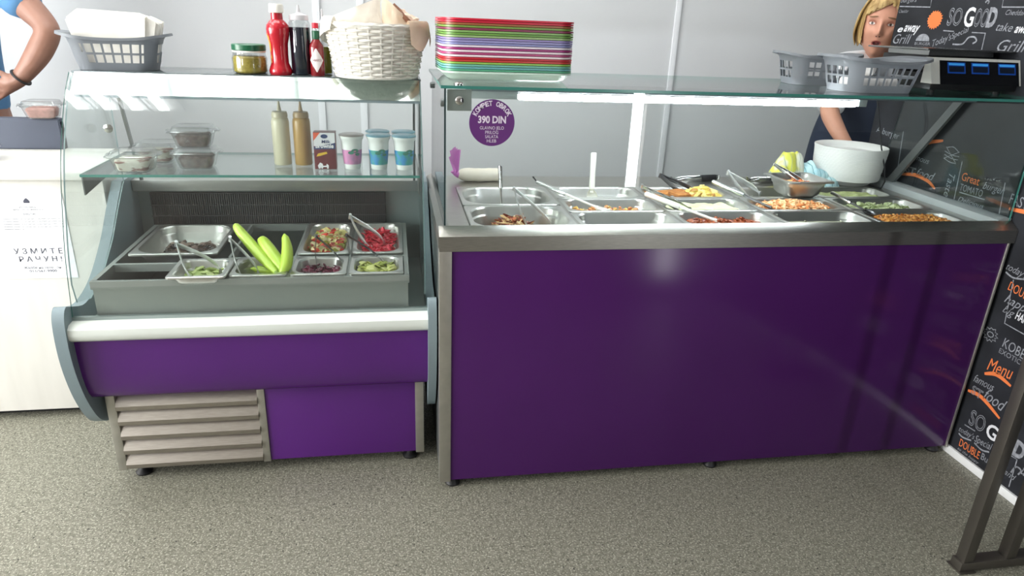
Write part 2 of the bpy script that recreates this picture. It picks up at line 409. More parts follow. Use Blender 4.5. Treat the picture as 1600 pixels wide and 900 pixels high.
# ================================================================ WHITE DESK (left)
DESKM = mat('white_wood_laminate', (226,224,218), .4, noise_amt=.03, noise_scale=6, stretch=(3,3,.4))
desk = thing('service_desk', 'white wood-grain desk with a notice taped to its front, at the left', 'desk', (-2.0, .8, 0))
b = MB(); b.box(-3.0, -1.075, .58, .60, .035, .89, .001); b.done('front_panel', DESKM, desk, True)
b = MB(); b.box(-3.02, -1.075, .565, 1.02, .89, .915, .003); b.done('desktop', DESKM, desk, True)
b = MB(); b.box(-1.097, -1.077, .60, 1.0, .0, .89); b.done('side_panel', DESKM, desk, True)
b = MB(); b.box(-2.998, -2.978, .60, 1.0, .0, .89); b.done('side_panel', DESKM, desk, True)
b = MB(); b.box(-2.97, -1.1, .63, .65, 0, .10); b.done('plinth', BLACK, desk, True)
PAPER = mat('paper', (244,245,250), .6); INK = mat('print_ink', (70,72,86), .7)
b = MB(); b.box(-1.425, -1.205, .5775, .5795, .548, .845)
note = b.done('paper_notice', PAPER); tag(note, 'white paper notice with Cyrillic print on the desk front', 'notice')
def pt(txt, xc, z, w, h, bold=0.0): lettering(txt, (xc, .5775, z), (1,0,0), (0,0,1), w, h, INK, parent=note, bold=bold, align='CENTER')
pt('У З М И Т Е', -1.312, .637, .150, .018, .008); pt('Р А Ч У Н !', -1.31, .609, .132, .018, .008); pt('Жалбе на телефон', -1.31, .583, .115, .009); pt('011/561-9900', -1.31, .571, .085, .008, .01)
pt('РЕПУБЛИКА', -1.315, .795, .05, .005); pt('МИНИСТАРСТВО ФИНАНСИЈА', -1.315, .787, .09, .005); pt('ОБАВЕШТЕЊЕ', -1.315, .772, .04, .006)
for i, w in enumerate((.18,.185,.18,.185,.06)):
    pt('обавештавају се купци да су дужни да узму рачун'[:int(w*250)], -1.40+w/2, .757-.009*i, w, .0042)
b = MB(); b.lathe([(.0, 0), (.009, .0), (.010,.006), (.006,.012), (.002,.016)], 10, M=Matrix.Translation((-1.315,.5775,.812)) @ Matrix.Rotation(0,4,'X') @ Matrix.Diagonal((1,.03,1,1))); b.done('crest', INK, note, False)
# move crest into place (note has its origin at the world origin)

# grey cash box on the desk
GB = mat('slate_grey_plastic', (70,77,92), .5)
cb = thing('cash_drawer', 'slate grey metal cash box on the white desk in front of the man', 'cash box', (-1.63, 1.0, .915))
b = MB(); b.box(-1.9, -1.345, .985, 1.02-.001+.0, .915, 1.02, .004); b.box(-1.9, -1.345, .985, 1.02, .915, 1.03, .006); b.done('body', GB, cb, True)
b = MB(); b.box(-1.896, -1.349, .983, .985, .920, 1.024); b.done('drawer_front', GB, cb, True)
b = MB(); b.lathe([(.008,0),(.008,.004),(.005,.006)], 12, M=Matrix.Translation((-1.62,.981,.985)) @ Matrix.Rotation(PI/2,4,'X')); b.done('lock', CHROME, cb, True)

# ================================================================ LEFT FRIDGE
fr = thing('refrigerated_display_counter', 'low purple refrigerated counter with curved glass front and steel louvres', 'display fridge', (-.53, .45, 0))
def fp(bm, n, m, par=None, smooth=True): return bm.done(n, m, fr if par is None else par, True, smooth)
X0, X1 = -1.03, -.03
for x in (-.955, -.09):
    for y in (.20, .68):
        b = MB(); b.lathe([(.024,0),(.026,.006),(.014,.016),(.009,.022),(.009,.05)], 16, (x, y, 0)); fp(b, 'foot', RUBBER)
b = MB(); b.box(-.985,-.045,.20,.76,.045,.315); fp(b, 'base_body', STEELD)
for x0, x1 in ((-1.012,-.985), (-.568,-.545), (-.070,-.042)):
    b = MB(); b.box(x0, x1, .155, .20, .04, .32, .002); fp(b, 'corner_post', STEELV)
b = MB(); b.box(-.545,-.070,.160,.20,.044,.32,.001); fp(b, 'lower_panel', PURPLE)
b = MB()
for i in range(5):
    z = .048+i*.053
    b.prism([(.150,z+.001),(.148,z+.003),(.1485,z+.016),(.176,z+.052),(.182,z+.052),(.158,z+.004)], 0, -.985, -.568)
fp(b, 'louvre_grille', mat('louvre_steel', (158,152,144), .34, .95, noise_amt=.08, noise_scale=30, stretch=(1,14,14)), smooth=False)
b = MB(); b.band([(.176,.315),(.146,.318),(.122,.330),(.108,.350),(.097,.38),(.088,.42),(.083,.47),(.082,.535)][::-1], -.006, X0, X1)
b.box(X0, X1, .170, .200, .309, .316); fp(b, 'front_panel', PURPLE)
b = MB(); b.prism([(.10,.536),(.070,.538),(.058,.548),(.055,.563),(.058,.578),(.072,.588),(.10,.590)], 0, X0, X1); fp(b, 'bumper', BUMP)
# inner liner (tub)
LIN = mat('liner_steel', (150,162,160), .35, .4)
b = MB(); b.box(X0, X1, .10, .112, .535, .600); b.box(X0, X1, .112, .76, .535, .545); b.box(X0, X1, .745, .76, .545, .82); fp(b, 'inner_liner', LIN)
b = MB(); b.box(X0, X1, .70, .80, .822, .862, .003); fp(b, 'rear_work_edge', mat('work_edge_steel', (170,172,168), .35, .6))
b = MB(); b.box(X0+.001, X1-.001, .76, .80, .315, .822); fp(b, 'rear_panel', STEELD)
b = MB(); GD = mat('evaporator_dark', (84,86,88), .5, .3)
b.box(-.985,-.155,.728,.744,.685,.81)
for i in range(110):
    x = -.983+i*(.826/110); b.box(x, x+.0032, .722, .728, .688, .807)
for z in (.725,.765): b.box(-.985,-.155,.718,.723,z,z+.003)
fp(b, 'evaporator_grille', GD, smooth=False)
# end panels
def smoothpath(p, k=4): return arc(p, k)
prof = smoothpath([(.30,.195),(.22,.195),(.15,.235),(.10,.31),(.066,.40),(.048,.50),(.052,.60),(.075,.640),(.115,.628),(.20,.605),(.32,.635),(.45,.72),(.535,.80),(.62,.875)], 4)+[(.80,.875),(.80,.195)]
for x0, x1 in ((-1.062,-1.03), (-.03,-.004)):
    b = MB(); b.prism(prof, 0, x0, x1); fp(b, 'end_panel', GREYP)
# curved front glass
gp = smoothpath([(.372,1.2445),(.318,1.185),(.265,1.105),(.232,1.048),(.206,.991),(.187,.941),(.165,.874),(.139,.79),(.124,.719),(.105,.60)], 4)
b = MB(); b.band(gp, .005, X0+.001, X1-.004)
for f in b.b.faces:
    f.material_index = 0
    n = f.normal if f.normal.length else Vector((0,0,0))
b.b.normal_update()
for f in b.b.faces:
    if len(f.verts) > 4: f.material_index = 1
fp(b, 'curved_front_glass', [GLASS, GEDGE])
def side_glass(x, n):
    b = MB(); pts = [(p[0]+.006, p[1]) for p in gp][:-2]
    low = [(.135,.632),(.22,.61),(.33,.645),(.45,.725),(.535,.805),(.60,.862)]
    pts = [q for q in pts if q[1] > .66]
    poly = pts+low+[(.62,.876),(.62,1.243)]
    b.prism(poly, 0, x, x+.004); b.b.normal_update()
    for f in b.b.faces: f.material_index = 0 if abs(f.normal.x) > .5 else 1
    fp(b, n, [GLASS, mat('smoked_glass_edge', (110,132,134), .3)])
side_glass(-1.026, 'side_glass'); side_glass(-.038, 'side_glass')
CAN = mat('mirror_canopy_steel', (222,230,228), .07, 1)
b = MB(); b.prism([(.385,1.249),(.383,1.243),(.334,1.187),(.329,1.190)], 0, X0+.01, X1-.006); fp(b, 'canopy_reflector', CAN)
b = MB(); b.box(X0+.002, X1-.002, .383, .625, 1.243, 1.250, .0015); fp(b, 'canopy_top', mat('grey_glass_top', (92,102,104), .12, .2))
b = MB(); b.box(X0+.01, X1-.006, .329, .336, 1.182, 1.189); fp(b, 'canopy_trim', GREYP)
for x in (-1.0, -.052):
    b = MB(); b.prism([(.585,1.243),(.60,1.243),(.715,.862),(.700,.862)], 0, x, x+.008); fp(b, 'rear_post', STEELD)
b = MB(); b.box(-1.018, -.042, .287, .66, .961, .969); b.b.normal_update()
for f in b.b.faces: f.material_index = 0 if abs(f.normal.z) > .5 else 1
fp(b, 'glass_shelf', [glass('shelf_glass', (.93,.975,.965), .06), GEDGE])
for x in (-1.02, -.046):
    b = MB(); b.prism([(.30,.961),(.30,.905),(.66,.945),(.66,.961)], 0, x, x+.004); fp(b, 'shelf_bracket', STEELD)
for x, in ((-1.0255,),):
    b = MB(); b.lathe([(.014,0),(.014,.003),(.006,.006)], 16, M=Matrix.Translation((-.998+.0,.5,1.07)) @ Matrix.Rotation(PI/2,4,'X')); fp(b, 'glass_fixing', CHROME)
# pan frame
b = MB(); fx0, fx1, fy0, fy1, fz = -.975, -.083, .118, .70, .700
def bars(b, x0, x1, y0, y1, z0=.676): b.box(x0, x1, y0, y1, z0, fz)
bars(b, fx0, fx1, fy0, fy0+.012); bars(b, fx0, fx1, fy1-.014, fy1); bars(b, fx0, fx0+.014, fy0+.014, fy1-.014); bars(b, fx1-.014, fx1, fy0+.014, fy1-.014)
bars(b, -.640, fx1-.014, .305, .317); bars(b, fx0+.014, -.644, .264, .276)
for x in (-.439, -.266): bars(b, x-.004, x+.004, fy0+.014, .305); 
for x in (-.640, -.439, -.266): bars(b, x-.004, x+.004, .317, fy1-.014)
bars(b, -.615, -.607, fy0+.014, .264)
b.box(fx0+.004, fx1-.004, fy0+.004, fy0+.006, .545, .676); b.box(fx0+.004, fx0+.006, fy0+.006, fy1-.006, .545, .676); b.box(fx1-.006, fx1-.004, fy0+.006, fy1-.006, .545, .676)
fp(b, 'pan_frame', mat('frame_steel', (156,162,158), .38, .45))
b = MB(); b.box(fx0+.01, fx1-.01, fy0+.01, fy1-.01, .546, .55); fp(b, 'well_floor', mat('well_dark', (40,46,52), .3, .3))

# ================================================================ RIGHT HOT COUNTER
hc = thing('hot_food_counter', 'long purple and steel serving counter with glass sneeze guard', 'serving counter', (.94, .35, 0))
def hp(bm, n, m, smooth=True): return bm.done(n, m, hc, True, smooth)
RT, RP, TZ, IZ, PZ = 1.880, 1.866, .856, .8785, .858
for x in (.045, .95, 1.83):
    for y in (.02, .70):
        b = MB(); b.lathe([(.022,0),(.024,.006),(.016,.02),(.010,.028),(.010,.05)], 16, (x, y+.01, 0)); hp(b, 'foot', RUBBER)
b = MB(); b.box(.036, 1.858, .004, .02, .030, .814, .001); hp(b, 'front_panel', mat('dark_purple_laminate', (70, 28, 90), .17, 0, noise_amt=.03, noise_scale=3, spec=.28))
for x0, x1 in ((0,.036), (1.858, RP)):
    b = MB(); b.box(x0, x1, 0, .034, .026, .812, .0015); hp(b, 'corner_post', STEELV)
    b = MB(); b.box(x0, x1, .746, .78, .026, .812, .0015); hp(b, 'corner_post', STEELV)
b = MB(); b.box(.002, .010, .034, .746, .04, .812); hp(b, 'side_panel', STEELD)
b = MB(); b.box(1.858, 1.866, .034, .746, .04, .812); hp(b, 'side_panel', STEELD)
b = MB(); b.box(.036, 1.858, .765, .778, .04, .812); hp(b, 'rear_panel', STEELD)
b = MB(); b.box(.010, 1.858, .034, .765, .04, .05); hp(b, 'bottom_shelf', STEELD)
WX0 = .0929; PP = .335; WX1 = WX0+5*PP; WY0, WY1 = .048, .602
b = MB()
b.prism([(0,.812),(0,TZ),(.035,IZ),(.038,IZ),(.038,.85),(.006,.85),(.006,.812)], 0, 0, RT)
hp(b, 'front_rail', STEEL)
b = MB(); b.prism([(0,.812),(0,TZ),(.028,IZ),(.031,IZ),(.031,.85),(.006,.85),(.006,.812)], 1, .038, .80); hp(b, 'side_rail', STEEL)
b = MB(); b.prism([(RT,.812),(RT,.886),(RT-.03,.888),(RT-.048,.880),(RT-.052,.85),(RT-.006,.85),(RT-.006,.812)], 1, .038, .80); hp(b, 'side_rail', mat('pale_side_rail', (196,202,204), .4, .5))
b = MB()
b.box(.031, WX0+.004, .038, .80, .848, PZ); b.box(WX1-.004, RT-.052, .038, .80, .848, PZ)
b.box(WX0+.004, WX1-.004, .038, WY0, .848, PZ); b.box(WX0+.004, WX1-.004, WY1, .80, .848, PZ)
for i in range(1, 5): b.box(WX0+i*PP-.0048, WX0+i*PP+.0048, WY0, WY1, .848, PZ+.005)
b.box(.031, RT-.05, .79, .80, .812, .848)
hp(b, 'worktop', STEEL)
b = MB(); b.box(WX0-.01, WX1+.01, WY0-.01, WY1+.01, .70, .71)
for x0, x1, y0, y1 in ((WX0-.01,WX0,WY0,WY1),(WX1,WX1+.01,WY0,WY1),(WX0-.01,WX1+.01,WY0-.01,WY0),(WX0-.01,WX1+.01,WY1,WY1+.01)): b.box(x0,x1,y0,y1,.71,.848)
hp(b, 'heated_well', STEELD)
def pane(n, x0, x1, y0, y1, z0, z1, ax, m=None):
    b = MB(); b.box(x0, x1, y0, y1, z0, z1); b.b.normal_update()
    for f in b.b.faces: f.material_index = 0 if abs(f.normal[ax]) > .5 else 1
    return hp(b, n, [m or GLASS, GEDGE])
EDK = mat('dark_glass_edge', (40,58,60), .3)
GZ = 1.257
fpn = pane('front_glass', .022, 1.872, .034, .040, .872, GZ-.001, 1)
def side_pane(x):
    b = MB(); b.prism([(.042,.872),(.042,GZ-.001),(.64,GZ-.001),(.70,.872)], 0, x, x+.005); b.b.normal_update()
    for f in b.b.faces: f.material_index = 0 if abs(f.normal.x) > .5 else 1
    hp(b, 'side_glass', [GLASS, EDK])
side_pane(.016); side_pane(1.868)
pane('top_glass', .006, 1.880, .022, .655, GZ, GZ+.008, 2, glass('top_glass', (.94,.98,.97), .06))
b = MB(); b.box(.024, .09, .041, .045, 1.198, 1.254, .001); hp(b, 'corner_bracket', mat('bracket_grey', (158,164,160), .4, .3))
b = MB(); b.lathe([(.0115,0),(.0115,.003),(.007,.006),(.0,.006)], 18, M=Matrix.Translation((.056,.033,1.226)) @ Matrix.Rotation(PI/2,4,'X')); hp(b, 'bolt', CHROME)
b = MB(); b.lathe([(.0125,0),(.0125,.004),(.008,.007),(.0,.007)], 18, (.055,.05,GZ+.008)); hp(b, 'bolt', CHROME)
for y in (.07, .60):
    b = MB(); b.lathe([(.010,0),(.010,.012),(.006,.014)], 14, M=Matrix.Translation((.021,y,1.215)) @ Matrix.Rotation(-PI/2,4,'Y')); hp(b, 'bolt', STEELD)
# lamp channel with its tube under the top glass
b = MB(); b.box(.10, 1.86, .285, .33, 1.228, 1.250, .002); hp(b, 'lamp_channel', mat('grey_lamp_channel', (120,134,140), .4, .3))
b = MB(); b.box(.10, .26, .292, .322, 1.205, 1.228, .002); b.box(1.42,1.45,.292,.322,1.205,1.228,.002); hp(b, 'lamp_holder', mat('lamp_holder_grey', (168,178,178), .4))
LT = mat('lamp_tube_glow', (255,255,255), .4, emis=(244,248,255), estr=42)
b = MB(); b.tube([(.262,.305,1.212),(.27,.305,1.212),(1.41,.305,1.212),(1.42,.305,1.212)], [.006,.0098,.0098,.006], 12); hp(b, 'lamp_tube', LT)
# rear-to-front steel strut at the wall end
for x in (1.846,):
    b = MB(); b.prism([(.640,.858),(.598,.858),(.330,1.228),(.368,1.228)], 0, x, x+.012); hp(b, 'strut', STEELD)
b = MB(); b.prism([(.640,.858),(.615,.858),(.625,1.25),(.645,1.25)], 0, .034, .042); hp(b, 'strut', STEELV)
# round price sticker on the front glass
STK = mat('sticker_purple', (98,44,116), .4); SW = mat('sticker_white', (226,214,232), .5)
cx, cz, rr = .1455, 1.1685, .0625
b = MB(); b.lathe([(rr,0),(rr,.0006)], 48, M=Matrix.Translation((cx,.0338,cz)) @ Matrix.Rotation(PI/2,4,'X')); stk = hp(b, 'price_sticker', STK)
def st(txt, x, z, w, h, bold=0, ang=0, al='CENTER'):
    ux = (math.cos(ang),0,math.sin(ang)); uy = (-math.sin(ang),0,math.cos(ang))
    o = lettering(txt, (x,.0332,z), ux, uy, w, h, SW, bold=bold, align=al); 
    for v in o.data.vertices: v.co -= hc.location
    o.parent = stk
st('390 DIN', cx, cz+.000, .077, .018, .035); st('GLAVNO JELO', cx, cz-.0175, .066, .0085); st('PRILOG', cx, cz-.0295, .036, .0085); st('SALATA', cx, cz-.041, .036, .0085); st('HLEB', cx, cz-.0525, .026, .0085)
for i, ch in enumerate('KOMPET OBROK'):
    if ch == ' ': continue
    a = math.radians(152-i*11.3); r = rr*.735
    st(ch, cx+r*math.cos(a), cz+r*math.sin(a), .0098 if ch != 'M' else .0115, .0125, .03, a-PI/2)

# ================================================================ FOOD PANS
def make_pan(name, label, w, d, h, loc, rz=0, R=.05, group=None, m=PANST):
    o = MB(); n = 7
    rings = [rrect(w, d, .012, n, z=-.005), rrect(w, d, .012, n, z=0), rrect(w-.004, d-.004, .012, n, z=.0015), rrect(w-.026, d-.026, R, n, z=.0012),
             rrect(w-.034, d-.034, R, n, z=-.004), rrect(w-.038, d-.038, R, n, z=-.022), rrect(w-.046, d-.046, R, n, z=-.027), rrect(w-.056, d-.056, R*.95, n, z=-h+.012), rrect(w-.08, d-.08, R*.8, n, z=-h),
             rrect(w-.078, d-.078, R*.8, n, z=-h-.0015), rrect(w-.053, d-.053, R, n, z=-h+.011), rrect(w-.043, d-.043, R, n, z=-.027), rrect(w-.035, d-.035, R, n, z=-.022), rrect(w-.030, d-.030, R, n, z=-.005)]
    R0 = [o.ring(r) for r in rings]
    for i in range(8): o.bridge(R0[i], R0[i+1])
    o.cap(R0[8]); 
    for i in range(9, 13): o.bridge(R0[i], R0[i+1])
    o.cap(R0[9][::-1]); o.bridge(R0[13], R0[0])
    p = o.done(name, m, None, ang=35); p.location = loc; p.rotation_euler = (0,0,rz)
    return tag(p, label, 'food pan', group)
def food(name, label, w, d, z, m, loc, rz=0, amp=.006, R=.045, fs=30, mound=0, seed=0, cat='food', pieces=None, clip=None):
    """bed of food filling a rounded pan; pieces: list of (count, size, kind) laid on the bed in the same mesh"""
    b = MB(); nx, ny = 30, 20; g = []
    for j in range(ny+1):
        row = []
        for i in range(nx+1):
            u, v = -1+2*i/nx, -1+2*j/ny
            x, y = u*math.sqrt(1-.18*v*v)*w/2, v*math.sqrt(1-.22*u*u)*d/2
            e = max(abs(u), abs(v)); hh = amp*(noise.noise(Vector((x*fs+seed, y*fs, seed)))+.5*noise.noise(Vector((x*fs*2.5, y*fs*2.5, seed+4)))) + mound*(1-u*u)*(1-v*v)
            row.append(b.b.verts.new((x, y, z+hh-(.006 if e == 1 else 0))))
        g.append(row)
    for j in range(ny):
        for i in range(nx): b.b.faces.new((g[j][i], g[j][i+1], g[j+1][i+1], g[j+1][i]))
    rnd = random.Random(seed+11)
    if pieces:
        for cnt, size, kind in pieces:
            for _ in range(cnt):
                u, v = rnd.uniform(-.93,.93), rnd.uniform(-.9,.9)
                if clip and not clip(u, v): continue
                x, y = u*math.sqrt(1-.2*v*v)*w/2, v*math.sqrt(1-.25*u*u)*d/2
                zz = z+mound*(1-u*u)*(1-v*v)+rnd.uniform(-.2,.9)*size*.6
                T = Matrix.Translation((x,y,zz)) @ Matrix.Rotation(rnd.uniform(0,PI),4,'Z') @ Matrix.Rotation(rnd.uniform(-.9,.9),4,'X') @ Matrix.Rotation(rnd.uniform(-.6,.6),4,'Y')
                s = size*rnd.uniform(.7,1.3)
                if kind == 'chunk': r = bmesh.ops.create_icosphere(b.b, subdivisions=1, radius=s*.6, matrix=T @ Matrix.Diagonal((1.3,.9,.7,1)))
                elif kind == 'strip': r = bmesh.ops.create_icosphere(b.b, subdivisions=1, radius=s*.5, matrix=T @ Matrix.Diagonal((2.6,.55,.35,1)))
                else: r = bmesh.ops.create_icosphere(b.b, subdivisions=2, radius=s*.5, matrix=T @ Matrix.Diagonal((1.5,1.1,.35,1)))
                for vv in r['verts']: vv.co += Vector(noise.noise_vector(vv.co*90))*s*.10
    o = b.done(name, m, None); o.location = loc; o.rotation_euler = (0,0,rz)
    return tag(o, label, cat, None, 'stuff')
HOTG = 'steel food pans in the hot counter'
PH = .065; zR = PZ+.0005+.005
def colx(i): return WX0+PP*(i+.5)
def rowy3(j): return WY0+.006+.0885+j*.181    # j=0 front
pans3 = {}
names3 = {(1,2):'pan with a white spoon standing in it, back row of the hot counter',(1,1):'pan with scraps of yellow and orange food, under a scoop',(1,0):'nearly empty front pan, second from the left',
 (2,2):'back pan of breaded schnitzels and potato',(2,1):'pan of pale green mash beneath the schnitzel pan',(2,0):'front pan of red stew with a white spoon',
 (3,2):'empty back pan partly under the carried square pan',(3,1):'pan heaped with orange pasta salad',(3,0):'front pan of thin pale soup, fourth from the left',
 (4,2):'back pan of green pea mash beside the white plates',(4,1):'pan of pale green salad by the right rail',(4,0):'front pan of orange-brown beans at the right end'}
for (i, j), l in names3.items():
    make_pan('food_pan', 'steel '+l, .325, .176, PH, (colx(i), rowy3(j), zR), 0, .042, HOTG)
make_pan('food_pan', 'large empty steel pan with a ladle, back left of the hot counter', .325, .265, PH+.01, (colx(0), WY0+.006+.1325+.272, zR), 0, .075, HOTG)
make_pan('food_pan', 'large steel pan with leftover meat, front left of the hot counter', .325, .265, PH+.01, (colx(0), WY0+.006+.1325, zR), 0, .075, HOTG)
def F(name, label, i, j, z, m, **k): return food(name, label, .258, .112, 0, m, (colx(i), rowy3(j), zR+z), **k)
STEW = mat('stew_red', (128,52,26), .25, col2=(176,92,44), noise_scale=60, bump=.5, bump_scale=120)
F('stew', 'red-brown stew in the front pan with the white spoon', 2, 0, -.014, STEW, amp=.005, seed=2, pieces=[(60,.012,'chunk')])
PASTA = islands('pasta_pieces', [(222,140,80),(232,168,112),(236,190,140),(206,118,60),(226,178,120),(238,206,160)], .4)
F('pasta_salad', 'heap of orange pasta salad in the hot counter', 3, 1, -.014, PASTA, amp=.006, mound=.018, seed=3, pieces=[(520,.013,'chunk'),(130,.014,'strip')])
BEANS = islands('bean_pieces', [(196,128,52),(214,150,74),(176,104,38),(226,170,96),(150,84,30)], .3)
F('baked_beans', 'orange-brown baked beans in the front right pan', 4, 0, -.010, BEANS, amp=.003, seed=4, pieces=[(560,.010,'chunk')])
GM = mat('pea_mash', (170,180,112), .45, col2=(196,204,146), noise_scale=40, bump=.5, bump_scale=90)
F('pea_mash', 'yellow-green pea mash in the back right pan', 4, 2, -.012, GM, amp=.007, seed=5)
F('green_salad', 'pale green salad spread in the pan by the right rail', 4, 1, -.016, mat('pale_salad', (150,164,110), .45, col2=(206,214,170), noise_scale=50, bump=.5), amp=.006, seed=6, pieces=[(120,.014,'leaf')])
F('potato_mash', 'pale yellow-green mash in the pan in front of the schnitzels', 2, 1, -.010, mat('pale_mash', (206,214,160), .4, col2=(226,232,188), noise_scale=18, bump=.4), amp=.007, seed=7, mound=.008)
F('soup', 'thin pale soup in the front pan, fourth from the left', 3, 0, -.026, mat('pale_soup', (186,184,160), .12, noise_amt=.1, noise_scale=14), amp=.001, seed=8, pieces=[(14,.008,'chunk')])
F('food_scraps', 'orange and yellow scraps in the pan under the scoop', 1, 1, -.028, islands('scraps', [(196,140,84),(222,190,90),(206,120,70),(186,180,150)], .4), amp=.002, seed=9, pieces=[(90,.014,'chunk')])
F('food_remnant', 'few crumbs left in the nearly empty front pan', 1, 0, -.056, mat('thin_sauce', (172,168,150), .2, noise_amt=.15, noise_scale=14), amp=.001, seed=10, pieces=[(12,.012,'chunk')])
F('sauce', 'thin grey-green sauce in the back pan with the standing spoon', 1, 2, -.045, mat('grey_sauce', (176,182,150), .3, col2=(206,200,90), noise_scale=6, ramp=(.55,.7)), amp=.001, seed=12)
food('meat_scraps', 'reddish meat and noodle scraps in the large front left pan', .13, .10, 0, islands('meat_bits', [(136,60,36),(160,84,50),(110,46,28),(196,160,110),(210,180,130)], .35), (colx(0)-.02, .195, zR-.060), amp=.006, mound=.045, seed=13, pieces=[(110,.020,'chunk'),(70,.022,'strip')])
# schnitzels: countable pieces lying in the back pan
SCH = mat('breadcrumb_crust', (196,134,70), .55, col2=(168,100,44), noise_scale=70, bump=.8, bump_scale=160)
def schnitzel(label, loc, rz, ry, s=1):
    b = MB(); rings = []; n = 18
    for z, k in ((-.007,.82),(-.004,1),(.004,1),(.008,.86),(.010,.4)):
        rings.append([Vector(((.052*k*math.cos(2*PI*i/n))*s*(1+.12*math.sin(3*2*PI*i/n+1)), .032*k*math.sin(2*PI*i/n)*s*(1+.1*math.cos(2*2*PI*i/n)), z+.002*math.sin(i))) for i in range(n)])
    b.loft(rings); o = b.done('schnitzel', SCH); o.location = loc; o.rotation_euler = (0, ry, rz)
    tag(o, label, 'breaded schnitzel', 'breaded schnitzels in the back pan')
for k, (dx, dy, rz, l) in enumerate(((-.10,.0,.2,'leftmost breaded schnitzel in the back pan'),(-.045,.02,-.3,'breaded schnitzel under the dark tongs in the back pan'),(-.02,-.03,.5,'breaded schnitzel at the front edge of the back pan'),(.03,.015,-.1,'rightmost breaded schnitzel, next to the potatoes'))):
    schnitzel(l, (colx(2)+dx, rowy3(2)+dy, zR-.014+.006*(k % 3)), rz, .15*(-1)**k, 1.05)
food('roast_potatoes', 'yellow potatoes with browned onion at the right of the schnitzel pan', .12, .10, 0, islands('potato_bits', [(226,206,110),(216,190,90),(190,140,70),(232,216,140)], .4), (colx(2)+.075, rowy3(2), zR-.022), amp=.004, mound=.022, seed=15, pieces=[(60,.026,'chunk'),(30,.02,'strip')])

# carried square pan standing on the pans
make_pan('insert_pan', 'small deep steel pan resting across the rim above the pasta salad', .19, .175, .062, (1.352, .452, zR+.0675), .05, .03)
food('pepper_pieces', 'orange pepper pieces in the small raised steel pan', .125, .11, 0, islands('pepper_bits', [(216,96,40),(230,130,70),(196,70,30),(236,190,120)], .35), (1.352, .452, zR+.035), .05, amp=.003, seed=17, pieces=[(90,.018,'chunk')])

# fridge pans
FG = 'steel salad pans in the fridge'
zF = fz+.0055
make_pan('salad_pan', 'small steel pan of purple beetroot, front row of the fridge', .164, .166, .065, (-.3515, .2095, zF), 0, .035, FG)
make_pan('salad_pan', 'small steel pan of green pickles, front right corner of the fridge', .164, .166, .065, (-.181, .2095, zF), 0, .035, FG)
make_pan('salad_pan', 'small steel pan holding the long green peppers', .164, .166, .065, (-.525, .2095, zF), 0, .035, FG)
make_pan('salad_pan', 'deep steel pan of mixed salad, back row of the fridge', .166, .362, .065, (-.3525, .5025, zF), 0, .045, FG)
make_pan('salad_pan', 'deep steel pan of bright red cabbage, back right of the fridge', .166, .362, .065, (-.181, .5025, zF), 0, .045, FG)
make_pan('salad_pan', 'small steel pan set askew across the empty slot with sliced cucumber', .162, .166, .05, (-.688, .178, zF+.0095), .0, .022, FG)
make_pan('salad_pan', 'large shallow steel pan with dark residue at the back left of the fridge', .262, .335, .055, (-.806, .478, zF+.0095), .0, .06, FG)
food('beetroot', 'purple beetroot slices in the front row pan', .105, .105, 0, mat('beetroot', (74,20,44), .2, col2=(110,34,60), noise_scale=60), (-.3515,.2095,zF-.022), amp=.003, seed=21, pieces=[(60,.016,'leaf')])
food('pickles', 'sliced green pickles in the front right pan', .105, .105, 0, islands('pickle_bits', [(150,158,70),(170,176,92),(126,138,54),(188,190,120)], .25), (-.181,.2095,zF-.020), amp=.003, seed=22, pieces=[(70,.024,'leaf')])
food('mixed_salad', 'mixed pepper and pickle salad in the back pan', .105, .29, 0, islands('mixed_bits', [(190,180,110),(150,150,60),(206,60,44),(216,200,150),(170,60,50),(200,190,130)], .3), (-.3525,.5025,zF-.022), amp=.004, seed=23, pieces=[(170,.024,'chunk')])
food('red_cabbage', 'bright red pickled cabbage in the back right pan', .105, .29, 0, islands('red_bits', [(206,26,50),(226,44,70),(180,18,40),(236,70,90)], .3), (-.181,.5025,zF-.024), amp=.005, mound=.008, seed=24, pieces=[(260,.02,'strip'),(80,.016,'chunk')])
food('cucumber_slices', 'sliced cucumber in the askew small pan', .10, .10, 0, islands('cuke', [(150,170,90),(186,200,130),(120,140,60)], .25), (-.688,.178,zF+.0095-.030), amp=.002, seed=25, pieces=[(50,.026,'leaf')])
food('dark_olives', 'dark chopped leftovers in the large shallow pan', .16, .20, 0, islands('olives', [(60,54,52),(84,70,64),(110,90,80),(150,130,116)], .3), (-.806,.468,zF+.0095-.050), amp=.002, mound=.008, seed=26, pieces=[(90,.02,'chunk')])
PEP = mat('green_pepper_skin', (176,208,62), .28, col2=(196,222,92), noise_scale=9)
STM = mat('pepper_stem', (120,150,50), .5)
def pepper(label, pts, r0):
    t = thing('long_green_pepper', label, 'pepper', pts[0], 0, 'long green peppers in the fridge')
    P = [Vector(p)-Vector(pts[0]) for p in pts]; q = []
    for i in range(len(P)-1):
        for k in range(4): q.append(P[i].lerp(P[i+1], k/4))
    q.append(P[-1])
    for _ in range(2): q = [q[0]]+[(q[i-1]+2*q[i]+q[i+1])/4 for i in range(1, len(q)-1)]+[q[-1]]
    n = len(q); rs = [r0*(.55+.45*min(1, i/(n*.25)))*(1-.55*max(0,(i/(n-1)-.45)/.55)**1.6) if i < n-1 else r0*.12 for i in range(n)]; rs[0] = r0*.4
    b = MB(); b.tube(q, rs, 12); b.done('flesh', PEP, t)
    b = MB(); d = (q[0]-q[2]).normalized(); b.tube([q[0]-d*.002, q[0]+d*.010, q[0]+d*.022+Vector((0,0,.004))], [r0*.5,r0*.22,r0*.18], 8); b.done('stem', STM, t)
